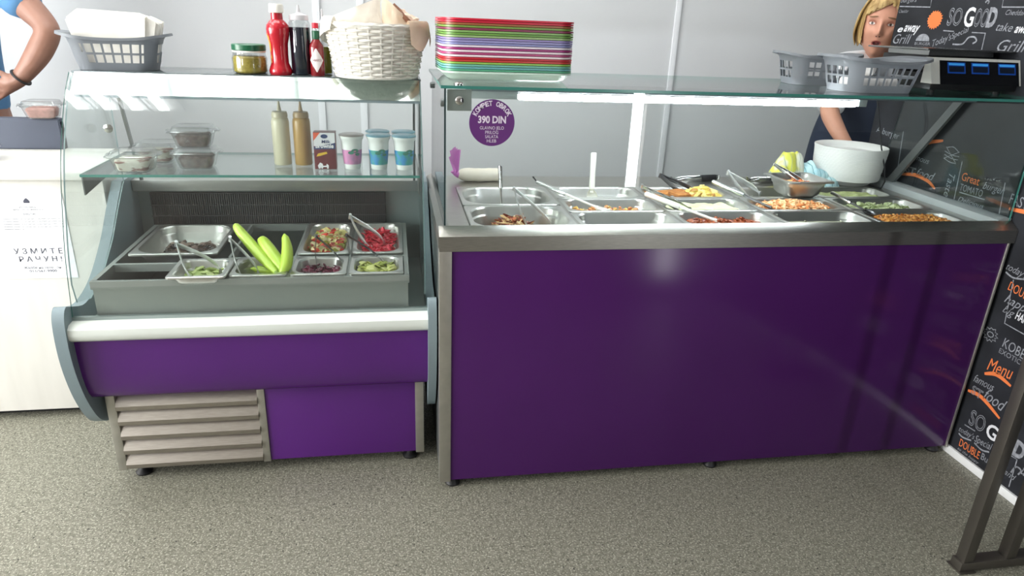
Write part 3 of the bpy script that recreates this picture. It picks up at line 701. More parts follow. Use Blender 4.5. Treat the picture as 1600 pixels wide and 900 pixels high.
pepper('longest green pepper, leaning up to the left', [(-.475,.165,.700),(-.535,.24,.735),(-.60,.30,.795),(-.612,.31,.812)], .017)
pepper('thick green pepper in the middle of the bunch', [(-.448,.165,.698),(-.485,.22,.725),(-.525,.27,.765),(-.535,.28,.776)], .021)
pepper('upright green pepper at the right of the bunch', [(-.462,.16,.696),(-.446,.18,.72),(-.445,.21,.765),(-.455,.235,.800)], .018)
pepper('short green pepper lying behind the others', [(-.47,.23,.70),(-.50,.26,.713),(-.545,.27,.718)], .016)
pepper('small green pepper wedged low in the pan', [(-.462,.20,.690),(-.50,.21,.692),(-.56,.22,.695)], .015)

# ================================================================ UTENSILS
def make_tongs(label, p0, p1, roll=0, gap=.05, w=.016, m=CHROME, grip=None, loc_name='serving_tongs'):
    p0, p1 = Vector(p0), Vector(p1); L = (p1-p0).length
    t = thing(loc_name, label, 'tongs', p0, 0, 'serving tongs')
    R = rot_to(p1-p0, roll)
    for s in (-1, 1):
        b = MB(); pts = []; rs = []
        for i in range(15):
            f = i/14; y = s*gap*(math.sin(f*PI*.52))*.5*(1 if f < .85 else 1-(f-.85)*1.2)
            pts.append(R @ Vector((f*L, y, 0))); rs.append(w*.68*(.8 if f < .75 else .8-.5*math.sin((f-.75)*PI*1.9) if f < .93 else 1.15))
        b.tube(pts, rs, 8, flat=.22, upv=R @ Vector((0,1,0)))
        b.done('arm', m, t)
    b = MB(); b.tube([R @ Vector((-.004, -.002, -w*.45)), R @ Vector((-.004, .002, w*.45))], .005, 10); b.done('hinge', m, t)
    if grip:
        for s in (-1, 1):
            b = MB(); pts = [R @ Vector((f*L, s*gap*math.sin(f*PI*.52)*.5, 0)) for f in (.05,.15,.28,.38)]
            b.tube(pts, w*.62, 8, flat=.45, upv=R @ Vector((0,1,0))); b.done('grip', grip, t)
    return t
def make_spoon(label, p0, p1, handle=WHITEP, hl=.45, neck=CHROME, bowl=WHITEP, hr=.008, br=.028, bowl_dir=None, name='serving_spoon', cat='serving spoon', flat=.75, hook=False):
    p0, p1 = Vector(p0), Vector(p1); L = (p1-p0).length; R = rot_to(p1-p0)
    t = thing(name, label, cat, p0)
    b = MB(); b.tube([R @ Vector((x*L,0,0)) for x in (0,.01,.04,hl*.5,hl-.02,hl)], [hr*.5,hr*.9,hr,hr*.9,hr,hr*.7], 12, flat=flat); b.done('handle', handle, t)
    b = MB(); b.tube([R @ Vector((x*L,0,0)) for x in (hl-.01,hl+.08,.9,1.0)], [hr*.5,hr*.42,hr*.40,hr*.6], 8); b.done('neck', neck, t)
    if hook:
        b = MB(); b.tube([R @ Vector((.0,0,0)), R @ Vector((-.012,.006,.004)), R @ Vector((-.02,.0,.012)), R @ Vector((-.012,-.006,.014))], .0025, 6); b.done('hook', BLACK, t)
    b = MB(); c = p1-p0
    d = Vector(bowl_dir) if bowl_dir else (p1-p0).normalized(); d.normalize(); c = c + d*br*.9
    Q = Matrix.Translation(c) @ rot_to(d)
    rings = []
    for k in range(7):
        a = PI/2*k/6; rings.append([Q @ Vector((br*1.3*math.cos(a)*math.cos(2*PI*i/20), br*math.cos(a)*math.sin(2*PI*i/20), -br*.45*math.sin(a))) if k < 6 else Q @ Vector((.002*math.cos(2*PI*i/20), .002*math.sin(2*PI*i/20), -br*.45)) for i in range(20)])
    inner = [[p+Vector((0,0,.0022)) for p in r] for r in rings]
    A = [b.ring(r) for r in rings]; Bn = [b.ring(r) for r in inner]
    for k in range(6): b.bridge(A[k], A[k+1]); b.bridge(Bn[k+1], Bn[k])
    b.cap(A[-1]); b.cap(Bn[-1][::-1]); b.bridge(Bn[0], A[0]); b.done('bowl', bowl, t)
    return t
TB = mat('tong_bright_steel', (226,228,228), .3, .85)
STL = mat('tong_dark_steel', (120,120,122), .3, 1)
# hot counter utensils
make_spoon('upright steel ladle handle in the large empty pan', (.235,.448,.972), (.240,.42,.83), CHROME, .55, CHROME, CHROME, .0085, .030, (.2,-.6,-.4), 'ladle', 'ladle', .9)
make_tongs('bent steel tongs in the pan of meat scraps, hinge upward', (.262,.30,.922), (.325,.115,.835), .2, .075, .014, TB)
make_spoon('long-handled white scoop lying across the second column of pans', (.375,.50,.903), (.545,.302,.860), mat('satin_handle', (206,208,206), .25, .8), .50, WHITEP, WHITEP, .0095, .026, (.9,-.2,-.25), 'scoop', 'scoop', .7, True)
make_spoon('white plastic spoon standing upright in the back pan', (.590,.545,1.0), (.586,.52,.86), WHITEP, .93, WHITEP, WHITEP, .0125, .024, (.1,-.3,-.9), flat=.85)
make_spoon('white-handled spoon dipping into the red stew', (.724,.345,.897), (.905,.155,.852), WHITEP, .50, WHITEP, WHITEP, .0115, .026, (.9,-.3,-.2))
make_tongs('steel tongs lying behind the white-handled stew spoon', (.738,.41,.906), (.84,.235,.862), .5, .03, .014)
make_tongs('dark steel tongs pointing into the schnitzel pan', (.886,.622,.899), (.978,.52,.852), .3, .055, .018, STL)
make_tongs('steel tongs with dark grips lying behind the schnitzel pan', (1.17,.725,.872), (.965,.70,.864), PI/2*0+.0, .03, .02, CHROME, BLACK)
make_spoon('light-handled spoon resting on the edge of the pasta salad', (1.014,.45,.917), (1.161,.28,.862), mat('satin_handle', (206,208,206), .25, .8), .55, STL, STL, .0105, .02, (.9,-.4,-.2))
make_tongs('steel tongs standing up between the schnitzels and the empty pan', (1.142,.585,.918), (1.20,.46,.858), .4, .05, .022, TB)
make_tongs('steel tongs lying on the rear ledge left of the tea towel', (1.440,.675,.873), (1.287,.700,.864), 0, .04, .02, CHROME, BLACK)
make_spoon('slim steel spoon lying over the rims of the front right pans', (1.452,.385,.890), (1.475,.215,.868), CHROME, .6, STL, STL, .008, .018, (.3,-.9,-.2))
make_tongs('small tongs hooked on the raised square pan', (1.318,.57,.955), (1.39,.47,.905), .3, .025, .012)
# fridge utensils
make_tongs('white-looking steel tongs lying on the askew cucumber pan', (-.768,.245,.767), (-.660,.150,.693), .4, .085, .024, TB)
make_tongs('steel tongs beside the long green peppers', (-.618,.262,.775), (-.545,.155,.695), .3, .05, .022, TB)
make_tongs('thin clear tongs across the mixed salad and beetroot pans', (-.380,.40,.740), (-.312,.19,.690), .1, .08, .010, STL)
make_tongs('upper steel tongs resting in the red cabbage', (-.276,.55,.765), (-.180,.43,.696), .3, .06, .022, TB)
make_tongs('lower steel tongs bridging the red cabbage and pickle pans', (-.283,.43,.734), (-.185,.19,.690), .2, .085, .010, STL)

# piping bag with twisted pink end
pb = thing('wrapped_roll', 'cream bag of filling with a twisted pink end on the left of the worktop', 'wrapped roll', (.19,.71,PZ))
b = MB(); pts = []; rs = []
for i in range(13):
    f = i/12; pts.append((-.075+.16*f, .003*math.sin(f*9), .025)); rs.append(.025*(.45 if i == 0 else .85 if i in (1,12) else 1+.03*math.sin(i*2.3)))
b.tube(pts, rs, 16); b.done('bag', mat('cream_film', (226,218,202), .35), pb)
b = MB(); PK = mat('pink_film', (206,120,196), .3, alpha=.85)
for k in range(9):
    a = -.9+k*.2; r = random.uniform(.05,.11)
    tip = Vector((-.085-.02*math.sin(a)*.4+random.uniform(-.02,.015), -.02*a, .025+r)); ba = Vector((-.078, .002*k-.01, .022))
    s = b.ring([ba+Vector((-.006,0,-.004)), ba+Vector((.004,.003,0)), tip+Vector((.006,0,.004)), tip+Vector((-.006,.004,-.004))]); b.cap(s)
b.tube([(-.072,0,.025),(-.086,0,.028),(-.092,0,.04)], [.014,.007,.012], 10)
b.done('twisted_end', PK, pb)

# tea towels
def cloth(name, label, loc, w, d, h, m, seed, cat='tea towel'):
    b = MB(); nx, ny = 34, 26; g = []
    for j in range(ny+1):
        row = []
        for i in range(nx+1):
            u, v = -1+2*i/nx, -1+2*j/ny; r = max(0, 1-(abs(u)**2.2+abs(v)**2.2)**.8)
            n = noise.noise(Vector((u*1.8+seed, v*1.8, seed)))*.55+noise.noise(Vector((u*4+seed, v*3, seed+3)))*.3
            x = u*w/2*(1+.12*noise.noise(Vector((v*3,seed,1)))); y = v*d/2*(1+.15*noise.noise(Vector((u*3,seed,5))))
            row.append(b.b.verts.new((x, y, .004+h*max(0, r**.42*(.82+n)) if r > 0 else .003)))
        g.append(row)
    for j in range(ny):
        for i in range(nx): b.b.faces.new((g[j][i], g[j][i+1], g[j+1][i+1], g[j+1][i]))
    bmesh.ops.solidify(b.b, geom=b.b.faces[:], thickness=.003)
    o = b.done(name, m); o.location = loc; return tag(o, label, cat)
def plaid(name, c1, c2, c3):
    M = mat(name, c1, .8); N = M.node_tree.nodes; L = M.node_tree.links
    tc = N.new('ShaderNodeTexCoord'); n = N.new('ShaderNodeTexNoise'); n.inputs['Scale'].default_value = 12; L.new(tc.outputs['Object'], n.inputs['Vector'])
    w = N.new('ShaderNodeTexWave'); w.inputs['Scale'].default_value = 14; w.inputs['Distortion'].default_value = 3; L.new(tc.outputs['Object'], w.inputs['Vector'])
    r = N.new('ShaderNodeValToRGB'); r.color_ramp.elements[0].position = .42; r.color_ramp.elements[0].color = srgb(*c1); r.color_ramp.elements[1].position = .5; r.color_ramp.elements[1].color = srgb(*c2); L.new(n.outputs['Fac'], r.inputs[0])
    mx = N.new('ShaderNodeMix'); mx.data_type = 'RGBA'; mr = N.new('ShaderNodeMapRange'); mr.inputs[1].default_value = .96; mr.inputs[2].default_value = .99; L.new(w.outputs['Fac'], mr.inputs[0]); L.new(mr.outputs[0], mx.inputs[0])
    L.new(r.outputs[0], mx.inputs[6]); mx.inputs[7].default_value = srgb(*c3); L.new(mx.outputs[2], N['Principled BSDF'].inputs['Base Color'])
    return M
def towel(label, blobs, m, seed):
    """soft heap of cloth: rounded folds, each blob (x, y, rx, ry, h)"""
    x0 = min(q[0]-q[2] for q in blobs); x1 = max(q[0]+q[2] for q in blobs); y0 = min(q[1]-q[3] for q in blobs); y1 = max(q[1]+q[3] for q in blobs)
    cx_, cy_ = (x0+x1)/2, (y0+y1)/2; b = MB(); nx, ny = 56, 44; g = []
    for j in range(ny+1):
        row = []
        for i in range(nx+1):
            x = x0+(x1-x0)*i/nx; y = y0+(y1-y0)*j/ny; h = .003
            for bx_, by_, rx, ry, hh in blobs:
                q = ((x-bx_)/rx)**2+((y-by_)/ry)**2
                if q < 1: h = max(h, hh*(1-q)**.45)
            f = noise.noise(Vector((x*22+seed, y*22, seed)))*.8+noise.noise(Vector((x*55+seed, y*30, seed)))*.45
            h *= 1+.22*f
            row.append(b.b.verts.new((x-cx_+.006*noise.noise(Vector((y*30, h*30, seed))), y-cy_, h)))
        g.append(row)
    keep = lambda v: v.co.z > .0045
    for j in range(ny):
        for i in range(nx):
            q = (g[j][i], g[j][i+1], g[j+1][i+1], g[j+1][i])
            if any(keep(v) for v in q): b.b.faces.new(q)
    bmesh.ops.delete(b.b, geom=[v for v in b.b.verts if not v.link_faces], context='VERTS')
    r = bmesh.ops.extrude_face_region(b.b, geom=b.b.faces[:])
    for v in r['geom']:
        if isinstance(v, bmesh.types.BMVert): v.co.z = 0
    o = b.done('tea_towel', m); o.location = (cx_, cy_, PZ+.0005); return tag(o, label, 'tea towel')
towel('crumpled yellow and white checked tea towel on the rear ledge', [(1.425,.70,.045,.05,.085),(1.455,.715,.05,.055,.125),(1.495,.72,.045,.05,.118),(1.43,.665,.03,.03,.055)], plaid('yellow_plaid', (216,214,92), (228,228,214), (160,174,150)), 2.3)
towel('pale blue tea towel crumpled against the white plates', [(1.545,.70,.045,.05,.085),(1.575,.665,.05,.04,.060),(1.61,.640,.04,.028,.035)], plaid('blue_plaid', (168,206,216), (190,222,228), (90,140,150)), 5.1)

# foam plates
PLM = mat('foam_plate_white', (232,232,230), .55)
b = MB(); b.lathe([(.0,.0),(.095,0),(.102,.003),(.118,.020),(.136,.0235),(.1385,.0225),(.1398,.0235),(.1395,.0275),(.138,.0283),(.118,.0235),(.100,.0055),(.0,.004)], 56, cap0=False, cap1=False)
p0 = b.done('foam_plate', PLM); npl = 22
for i in range(npl):
    o = p0 if i == 0 else p0.copy()
    if i: COL.objects.link(o)
    s = .90+.10*(i/(npl-1))**.7
    o.location = (1.722+random.uniform(-.0012,.0012), .705, PZ+.0003+i*.0059); o.scale = (s, s, 1)
    tag(o, 'white foam plate in the tall stack beside the tea towels' if 0 < i < npl-1 else ('topmost white foam plate of the tall stack' if i else 'lowest white foam plate of the tall stack'), 'plate', 'white foam plates stacked on the counter')

# ================================================================ ON TOP OF THE HOT COUNTER
TG = GZ+.008
TRAYC = [(206,30,58),(196,36,60),(156,96,60),(120,150,70),(134,60,86),(132,170,100),(106,150,70),(150,178,120),(146,132,186),(152,148,196),(138,140,190),(226,214,226),(156,50,116),(232,214,222),(176,70,120),(236,216,222),(186,34,48),(196,60,56),(140,184,84),(110,178,160),(104,170,172),(86,164,128),(206,228,214)]
TRAYC = TRAYC[::-1]
CN = {(206,30,58):'bright red',(196,36,60):'crimson',(156,96,60):'brown-red',(120,150,70):'olive green',(134,60,86):'maroon',(132,170,100):'leaf green',(106,150,70):'dark green',(150,178,120):'pale green',(146,132,186):'violet',(152,148,196):'lilac',(138,140,190):'blue-lilac',(226,214,226):'off-white',(156,50,116):'magenta',(232,214,222):'pale pink',(176,70,120):'dark pink',(236,216,222):'blush white',(186,34,48):'deep red',(196,60,56):'brick red',(140,184,84):'lime green',(110,178,160):'teal',(104,170,172):'turquoise',(86,164,128):'sea green',(206,228,214):'mint white'}
def tray_mesh():
    b = MB(); w, d = .385, .275; n = 6
    rings = [rrect(w-.055, d-.055, .03, n, z=0), rrect(w-.035, d-.035, .035, n, z=.004), rrect(w-.006, d-.006, .045, n, z=.021), rrect(w, d, .047, n, z=.022), rrect(w+.001, d+.001, .047, n, z=.0195),
             rrect(w+.003, d+.003, .047, n, z=.0195), rrect(w+.003, d+.003, .047, n, z=.0245), rrect(w-.008, d-.008, .044, n, z=.0245), rrect(w-.039, d-.039, .033, n, z=.0065), rrect(w-.058, d-.058, .029, n, z=.0025)]
    R0 = [b.ring(r) for r in rings]
    for i in range(9): b.bridge(R0[i], R0[i+1])
    b.cap(R0[0][::-1]); b.cap(R0[9]); return b
tm = None
for i, c in enumerate(TRAYC):
    M = mat('tray_plastic_%d' % i, c, .35)
    if tm is None: o = tray_mesh().done('serving_tray', M); tm = o
    else:
        o = tm.copy(); o.data = tm.data.copy(); o.data.materials[0] = M; COL.objects.link(o)
    o.location = (.212+random.uniform(-.0006,.0006), .335+random.uniform(-.0006,.0006), TG+.0003+i*.0065); o.rotation_euler = (0, 0, .035+random.uniform(-.0015,.0015))
    pos = 'topmost' if i == len(TRAYC)-1 else 'lowest' if i == 0 else ''
    nb = '' if pos else ' just above the %s one' % CN[TRAYC[i-1]]
    tag(o, ('%s %s plastic tray in the tall stack%s' % (pos, CN[c], nb)).strip(), 'tray', 'plastic trays stacked on the glass counter')

GP = mat('grey_basket_plastic', (160,166,173), .38)
def make_basket(label, loc, rz, w=.27, d=.19, h=.10, group=None):
    CR = .062
    t = thing('plastic_basket', label, 'basket', loc, rz, group)
    n = 9; P = lambda k, z, wav=0: [p+Vector((0,0,wav*math.cos(2*math.atan2(p.y/d, p.x/w))*1.0)) for p in rrect(w*k, d*k, .045*k, n, z=z)]
    b = MB()
    # resampled perimeter so that slots are even
    def per(k, z, m=112, wav=0):
        q = rrect(w*k, d*k, CR*k, 12); q.append(q[0]); cum = [0]
        for i in range(len(q)-1): cum.append(cum[-1]+(q[i+1]-q[i]).length)
        out = []; j = 0
        for i in range(m):
            s = cum[-1]*i/m
            while cum[j+1] < s: j += 1
            f = (s-cum[j])/max(1e-9, cum[j+1]-cum[j]); p = q[j].lerp(q[j+1], f)
            out.append(Vector((p.x, p.y, z+wav*(abs(p.x)/(w/2))**2.5)))
        return out
    lev = [(.78,0,0),(.80,.012,0),(.825,.022,0),(.86,.044,0),(.868,.050,0),(.91,.074,0),(.94,.084,.004),(.97,h-.006,.010)]
    R0 = [b.ring(per(k, z, wav=wv)) for k, z, wv in lev]
    m_ = 112
    for li in range(len(lev)-1):
        for i in range(m_):
            j = (i+1) % m_
            slot = li in (2, 4) and i % 4 != 0
            # solid corners
            pc = R0[li][i].co
            if abs(pc.x) > w*lev[li][0]/2-.035 and abs(pc.y) > d*lev[li][0]/2-.035: slot = False
            if not slot: b.b.faces.new((R0[li][i], R0[li][j], R0[li+1][j], R0[li+1][i]))
    b.cap(R0[0][::-1])
    bmesh.ops.solidify(b.b, geom=b.b.faces[:], thickness=.0022)
    b.done('tub', GP, t)
    b = MB()
    a0 = per(.965, h-.006, wav=.010); a1 = per(.97, h+.001, wav=.011); a2 = per(1.05, h+.003, wav=.013); a3 = per(1.06, h-.005, wav=.013)
    for L_ in (a1, a2, a3):
        for p in L_:
            if L_ is not a1: p.x *= 1+.06*(abs(p.x)/(w/2))**4*(1 if abs(p.y) < d*.42 else .3)
    rr = [b.ring(x) for x in (a0, a1, a2, a3)]
    for i in range(3): b.bridge(rr[i], rr[i+1])
    bmesh.ops.solidify(b.b, geom=b.b.faces[:], thickness=.0022)
    b.done('rim', GP, t)
    return t
make_basket('empty grey plastic basket, farther one on the glass counter', (1.318,.425,TG+.0005), -.12, .245, .19, .088, 'grey baskets on the glass counter')
make_basket('grey plastic basket holding white items, nearest the scale', (1.362,.185,TG+.0005), .06, .29, .20, .090, 'grey baskets on the glass counter')
WB = mat('white_packet', (232,232,230), .6)
for k, (x, y, r) in enumerate(((-.05,-.02,.2),(.03,.0,-.4),(.0,.04,.9))):
    b = MB(); b.box(-.05,.05,-.035,.035,0,.04,.015, seg=3); o = b.done('white_packet', WB); o.location = (1.362+x*1.0, .185+y, TG+.004+(0 if k < 2 else .042)); o.rotation_euler = (0,0,r if k == 2 else 0)
    tag(o, ['left white packet inside the grey basket near the scale','right white packet inside the grey basket near the scale','upper white packet lying on two others in the grey basket'][k], 'packet', 'white packets in the grey basket')

# weighing scale
sc = thing('weighing_scale', 'black counter scale with three blue displays at the wall end', 'scale', (1.72,.33,TG))
def sp(bm, n, m): return bm.done(n, m, sc, True)
for x in (1.60,1.84):
    for y in (.20,.48):
        b = MB(); b.lathe([(.012,0),(.012,.008),(.008,.012)], 14, (x,y,TG)); sp(b, 'foot', RUBBER)
b = MB(); b.box(1.565,1.880,.165,.51,TG+.010,TG+.06,.006); sp(b, 'body', BLACK)
b = MB(); b.prism([(.150,TG+.030),(.180,TG+.108),(.200,TG+.108),(.200,TG+.030)], 0, 1.555, 1.880); sp(b, 'display_housing', mat('cream_housing', (206,208,202), .45))
b = MB(); b.prism([(.1480,TG+.030),(.1760,TG+.100),(.1775,TG+.100),(.1495,TG+.030)], 0, 1.585, 1.872)
sp(b, 'display_window', mat('display_black', (10,12,16), .12))
SCR = mat('blue_screen', (14,44,110), .3, emis=(24,90,190), estr=.16); SCT = mat('screen_header', (60,150,220), .3, emis=(60,150,230), estr=.2); SCD = mat('screen_dark', (14,26,46), .3)
for x in (1.612, 1.698, 1.796):
    def slab(x0, x1, f0, f1, off, m, nm, par):
        y0, z0, y1, z1 = .1480, TG+.030, .1760, TG+.100
        q = lambda f: (y0+(y1-y0)*f-off*.85, z0+(z1-z0)*f+off*.5)
        b = MB(); b.prism([q(f0), q(f1), (q(f1)[0]+.0004, q(f1)[1]-.0002), (q(f0)[0]+.0004, q(f0)[1]-.0002)], 0, x0, x1); o = b.done(nm, m, sc, True); 
        return o
    slab(x, x+.064, .46, .93, .0008, SCR, 'screen', sc); slab(x+.005, x+.059, .52, .76, .0014, SCD, 'screen_digits', sc); slab(x+.004, x+.060, .80, .89, .0014, SCT, 'screen_header', sc)
b = MB(); b.box(1.60,1.86,.25,.47,TG+.07,TG+.112,.004); sp(b, 'platform_support', BLACK)
b = MB(); b.box(1.555,1.878,.20,.50,TG+.128,TG+.134,.003); b.box(1.61,1.85,.26,.46,TG+.112,TG+.128); sp(b, 'weighing_plate', mat('plate_steel', (150,152,150), .2, 1))
b = MB(); CB = mat('cable_black', (16,17,20), .5)
b.tube(arc([(1.80,.60,TG+.05),(1.79,.655,TG+.0),(1.772,.664,1.20),(1.782,.665,1.12),(1.80,.650,1.0),(1.806,.62,.90),(1.812,.61,PZ+.003)][:1] and [(1.79,.655),(1.772,.664)], 2) and
       [Vector(p) for p in ((1.80,.52,TG+.05),(1.795,.63,TG+.045),(1.775,.668,TG+.01),(1.765,.672,1.20),(1.765,.63,1.12),(1.778,.60,1.02),(1.795,.575,.94),(1.802,.567,.89),(1.800,.575,PZ+.004),(1.78,.62,PZ+.004))], .003, 8)
o = b.done('power_cable', CB); tag(o, 'thin black cable hanging from the scale in front of the white plates', 'cable')

# ================================================================ ON TOP OF THE FRIDGE
FZ = 1.250
make_basket('grey plastic basket full of napkins on top of the fridge', (-.925,.475,FZ+.0005), .12, .265, .175, .088)
NAP = mat('napkin_paper', (240,238,230), .8, noise_amt=.03, noise_scale=30, bump=.2)
def napkins(label, c, w, d, z0, z1, rz, tilt=0):
    t = thing('napkin_stack', label, 'napkins', (c[0], c[1], z0), rz)
    n = 9
    for i in range(n):
        y = -d/2+d*i/(n-1); b = MB(); k = random.uniform(-.006,.006)
        ww = w/2+random.uniform(-.008,.004)
        poly = [Vector((-ww*.86, 0, 0)), Vector((ww*.86, 0, 0)), Vector((ww+.01, 0, z1-z0+k-.01)), Vector((ww-.012,0,z1-z0+k)), Vector((-ww*.8+.0, 0, z1-z0+k+.006)), Vector((-ww-.008,0,z1-z0+k-.014))]
        th = d/(n-1)*.43
        for q in poly: q.x += tilt*q.z
        b.loft([[q+Vector((0, y-th, 0)) for q in poly], [q+Vector((0, y, 0)) for q in poly], [q+Vector((0, y+th, 0)) for q in poly]])
        b.done('napkin', NAP, t)
    return t
napkins('thick stack of white napkins standing in the grey basket on the fridge', (-.925,.470), .200, .100, FZ+.006, FZ+.155, .10, -.03)
napkins('cream napkins at the right end of the grey basket', (-.842,.478), .026, .085, FZ+.006, FZ+.145, .12, .16)

def bottle(name, label, cat, loc, body, mats_=None, group=None):
    t = thing(name, label, cat, loc, 0, group)
    for nm, prof, m in body:
        b = MB(); b.lathe(prof, 28); b.done(nm, m, t)
    return t
# jar of mustard-coloured relish
JG = mat('relish_yellow', (150,134,52), .25, col2=(176,160,70), noise_scale=120)
bottle('relish_jar', 'short glass jar of mustard relish with a green lid', 'jar', (-.545,.44,FZ), [
 ('glass_body', [(.046,0),(.050,.004),(.0515,.018),(.0515,.045),(.048,.054),(.047,.062)], PLASTIC_CLEAR),
 ('relish', [(.043,.003),(.048,.008),(.0485,.047),(.044,.052),(.0,.052)], JG),
 ('lid_band', [(.0475,.062),(.0485,.063),(.0485,.067),(.047,.067)], WHITEP),
 ('lid', [(.047,.067),(.0495,.069),(.0495,.083),(.047,.0855),(.040,.084),(.0,.084)], mat('green_lid', (24,92,62), .3))], None)
RED = mat('ketchup_red', (176,24,40), .22, coat=.3)
t = bottle('ketchup_bottle', 'tall red ketchup bottle with a white cap on the fridge', 'ketchup bottle', (-.455,.43,FZ), [
 ('bottle_body', [(.030,0),(.0335,.004),(.034,.012),(.031,.022),(.026,.034),(.0255,.06),(.027,.09),(.032,.112),(.034,.130),(.032,.142),(.024,.152),(.0175,.158),(.017,.176)], RED),
 ('cap', [(.020,.176),(.0215,.178),(.021,.184),(.0205,.198),(.019,.201),(.0,.201)], WHITEP)], None)
b = MB(); LB = mat('ketchup_label', (204,60,50), .35, col2=(226,170,60), noise_scale=38, ramp=(.5,.62))
R0 = []
for k in range(13):
    z = .035+.085*k/12
    r = [(.0255,.035),(.0255,.06),(.027,.09),(.032,.112),(.034,.13)]
    for a, c in zip(r, r[1:]):
        if a[1] <= z <= c[1]: rr = a[0]+(c[0]-a[0])*(z-a[1])/(c[1]-a[1])
    R0.append(b.ring([((rr+.0006)*math.cos(math.radians(150+i*10)), (rr+.0006)*math.sin(math.radians(150+i*10)), z) for i in range(8)]))
for k in range(12): b.bridge(R0[k], R0[k+1], False)
b.done('label', LB, t)
bottle('squeeze_bottle', 'clear squeeze bottle of dark soy sauce beside the ketchup', 'squeeze bottle', (-.393,.44,FZ), [
 ('bottle_body', [(.029,0),(.031,.003),(.031,.150),(.027,.158)], PLASTIC_CLEAR),
 ('sauce', [(.028,.003),(.0298,.006),(.0298,.138),(.0,.138)], mat('soy_dark', (22,32,48), .15)),
 ('nozzle_cap', [(.0275,.158),(.0285,.160),(.0275,.172),(.010,.177),(.006,.180),(.003,.200),(.0,.201)], mat('frosted_cap', (216,214,218), .4, alpha=.7))])
t = bottle('hot_sauce_bottle', 'small hot sauce bottle with a red cap and diamond label', 'sauce bottle', (-.345,.425,FZ), [
 ('bottle_body', [(.020,0),(.0215,.003),(.0215,.080),(.020,.090),(.011,.103),(.0095,.108),(.0095,.112)], mat('hot_sauce', (124,24,30), .15, coat=.4)),
 ('neck_wrap', [(.0104,.106),(.0108,.108),(.0108,.128),(.0102,.130)], mat('neck_green', (20,84,56), .4)),
 ('neck', [(.009,.130),(.009,.137)], PLASTIC_CLEAR),
 ('cap', [(.0085,.137),(.0095,.138),(.0092,.152),(.0,.153)], mat('cap_red', (196,28,52), .4))])
b = MB(); R0 = []
for k in range(9):
    z = .012+.068*k/8; hw = max(.0015, .022*(1-abs(z-.046)/.035)); 
    R0.append(b.ring([(.0222*math.sin(s*hw/.0222), -.0222*math.cos(s*hw/.0222), z) for s in (-1,-.6,-.2,.2,.6,1)]))
for k in range(8): b.bridge(R0[k], R0[k+1], False)
lab = b.done('label', mat('label_offwhite', (226,220,220), .5), t)
o = lettering('TABASCO', (-.345,.4020,FZ+.043), (1,0,0), (0,0,1), .030, .0065, mat('label_ink', (120,40,50), .6), parent=None, align='CENTER')
for v in o.data.vertices: v.co -= Vector((-.345,.425,FZ))
for v in o.data.vertices:
    x = v.co.x; v.co.y = -math.sqrt(max(0, .0228**2-min(x*x, .0226**2)))
o.parent = lab
t = bottle('squeeze_bottle', 'clear squeeze bottle half full of yellow oil by the wicker basket', 'squeeze bottle', (-.330,.500,FZ), [
 ('bottle_body', [(.025,0),(.027,.003),(.027,.130),(.024,.140)], PLASTIC_CLEAR),
 ('oil', [(.024,.003),(.0258,.006),(.0258,.082),(.0,.082)], mat('olive_oil', (182,178,26), .15)),
 ('nozzle_cap', [(.0245,.140),(.0255,.142),(.024,.152),(.008,.158),(.005,.162),(.0028,.192),(.0,.193)], mat('frosted_cap', (216,214,218), .4, alpha=.7))])

t.scale = (.85, .85, 1.0)
# wicker basket
wb = thing('wicker_basket', 'white wicker basket lined with paper on top of the fridge', 'basket', (-.166,.437,FZ))
WK = mat('white_wicker', (222,220,212), .6, noise_amt=.06, noise_scale=50, bump=.3, bump_scale=120)
b = MB(); H0 = .152; rb, rt_ = .122, .150; ns = 26
for k in range(17):
    z = .007+k*(H0-.014)/16; f = z/H0; r0 = rb+(rt_-rb)*f
    pts = []
    for i in range(ns*4):
        a = 2*PI*i/(ns*4); ph = (1 if k % 2 else -1)
        pts.append(((r0+.0038*ph*math.cos(a*ns/2))*math.cos(a), (r0+.0038*ph*math.cos(a*ns/2))*math.sin(a), z))
    b.tube(pts, .0046, 6, closed=True)
b.done('weave', WK, wb)
b = MB()
for i in range(ns):
    a = 2*PI*i/ns+2*PI/ns*.0
    b.tube([(rb*math.cos(a), rb*math.sin(a), .001), (rt_*math.cos(a), rt_*math.sin(a), H0)], .0028, 5)
b.done('stakes', WK, wb)
b = MB()
for q, (dz, dr) in enumerate(((.0,.001),(.004,.004),(.004,-.002),(.008,.001))):
    b.tube([((rt_+dr+.0012*math.sin(i*2+q*2))*math.cos(2*PI*i/72), (rt_+dr+.0012*math.sin(i*2+q*2))*math.sin(2*PI*i/72), H0-.004+dz+.001*math.cos(i*2)) for i in range(72)], .0032, 5, closed=True)
b.tube([((rb+.002)*math.cos(2*PI*i/60), (rb+.002)*math.sin(2*PI*i/60), .0045) for i in range(60)], .0045, 6, closed=True)
b.done('braided_rim', WK, wb)
b = MB(); b.lathe([(0,.001),(rb,.001),(rb,.005),(0,.005)], 40, cap0=False, cap1=False); b.done('basket_base', WK, wb)
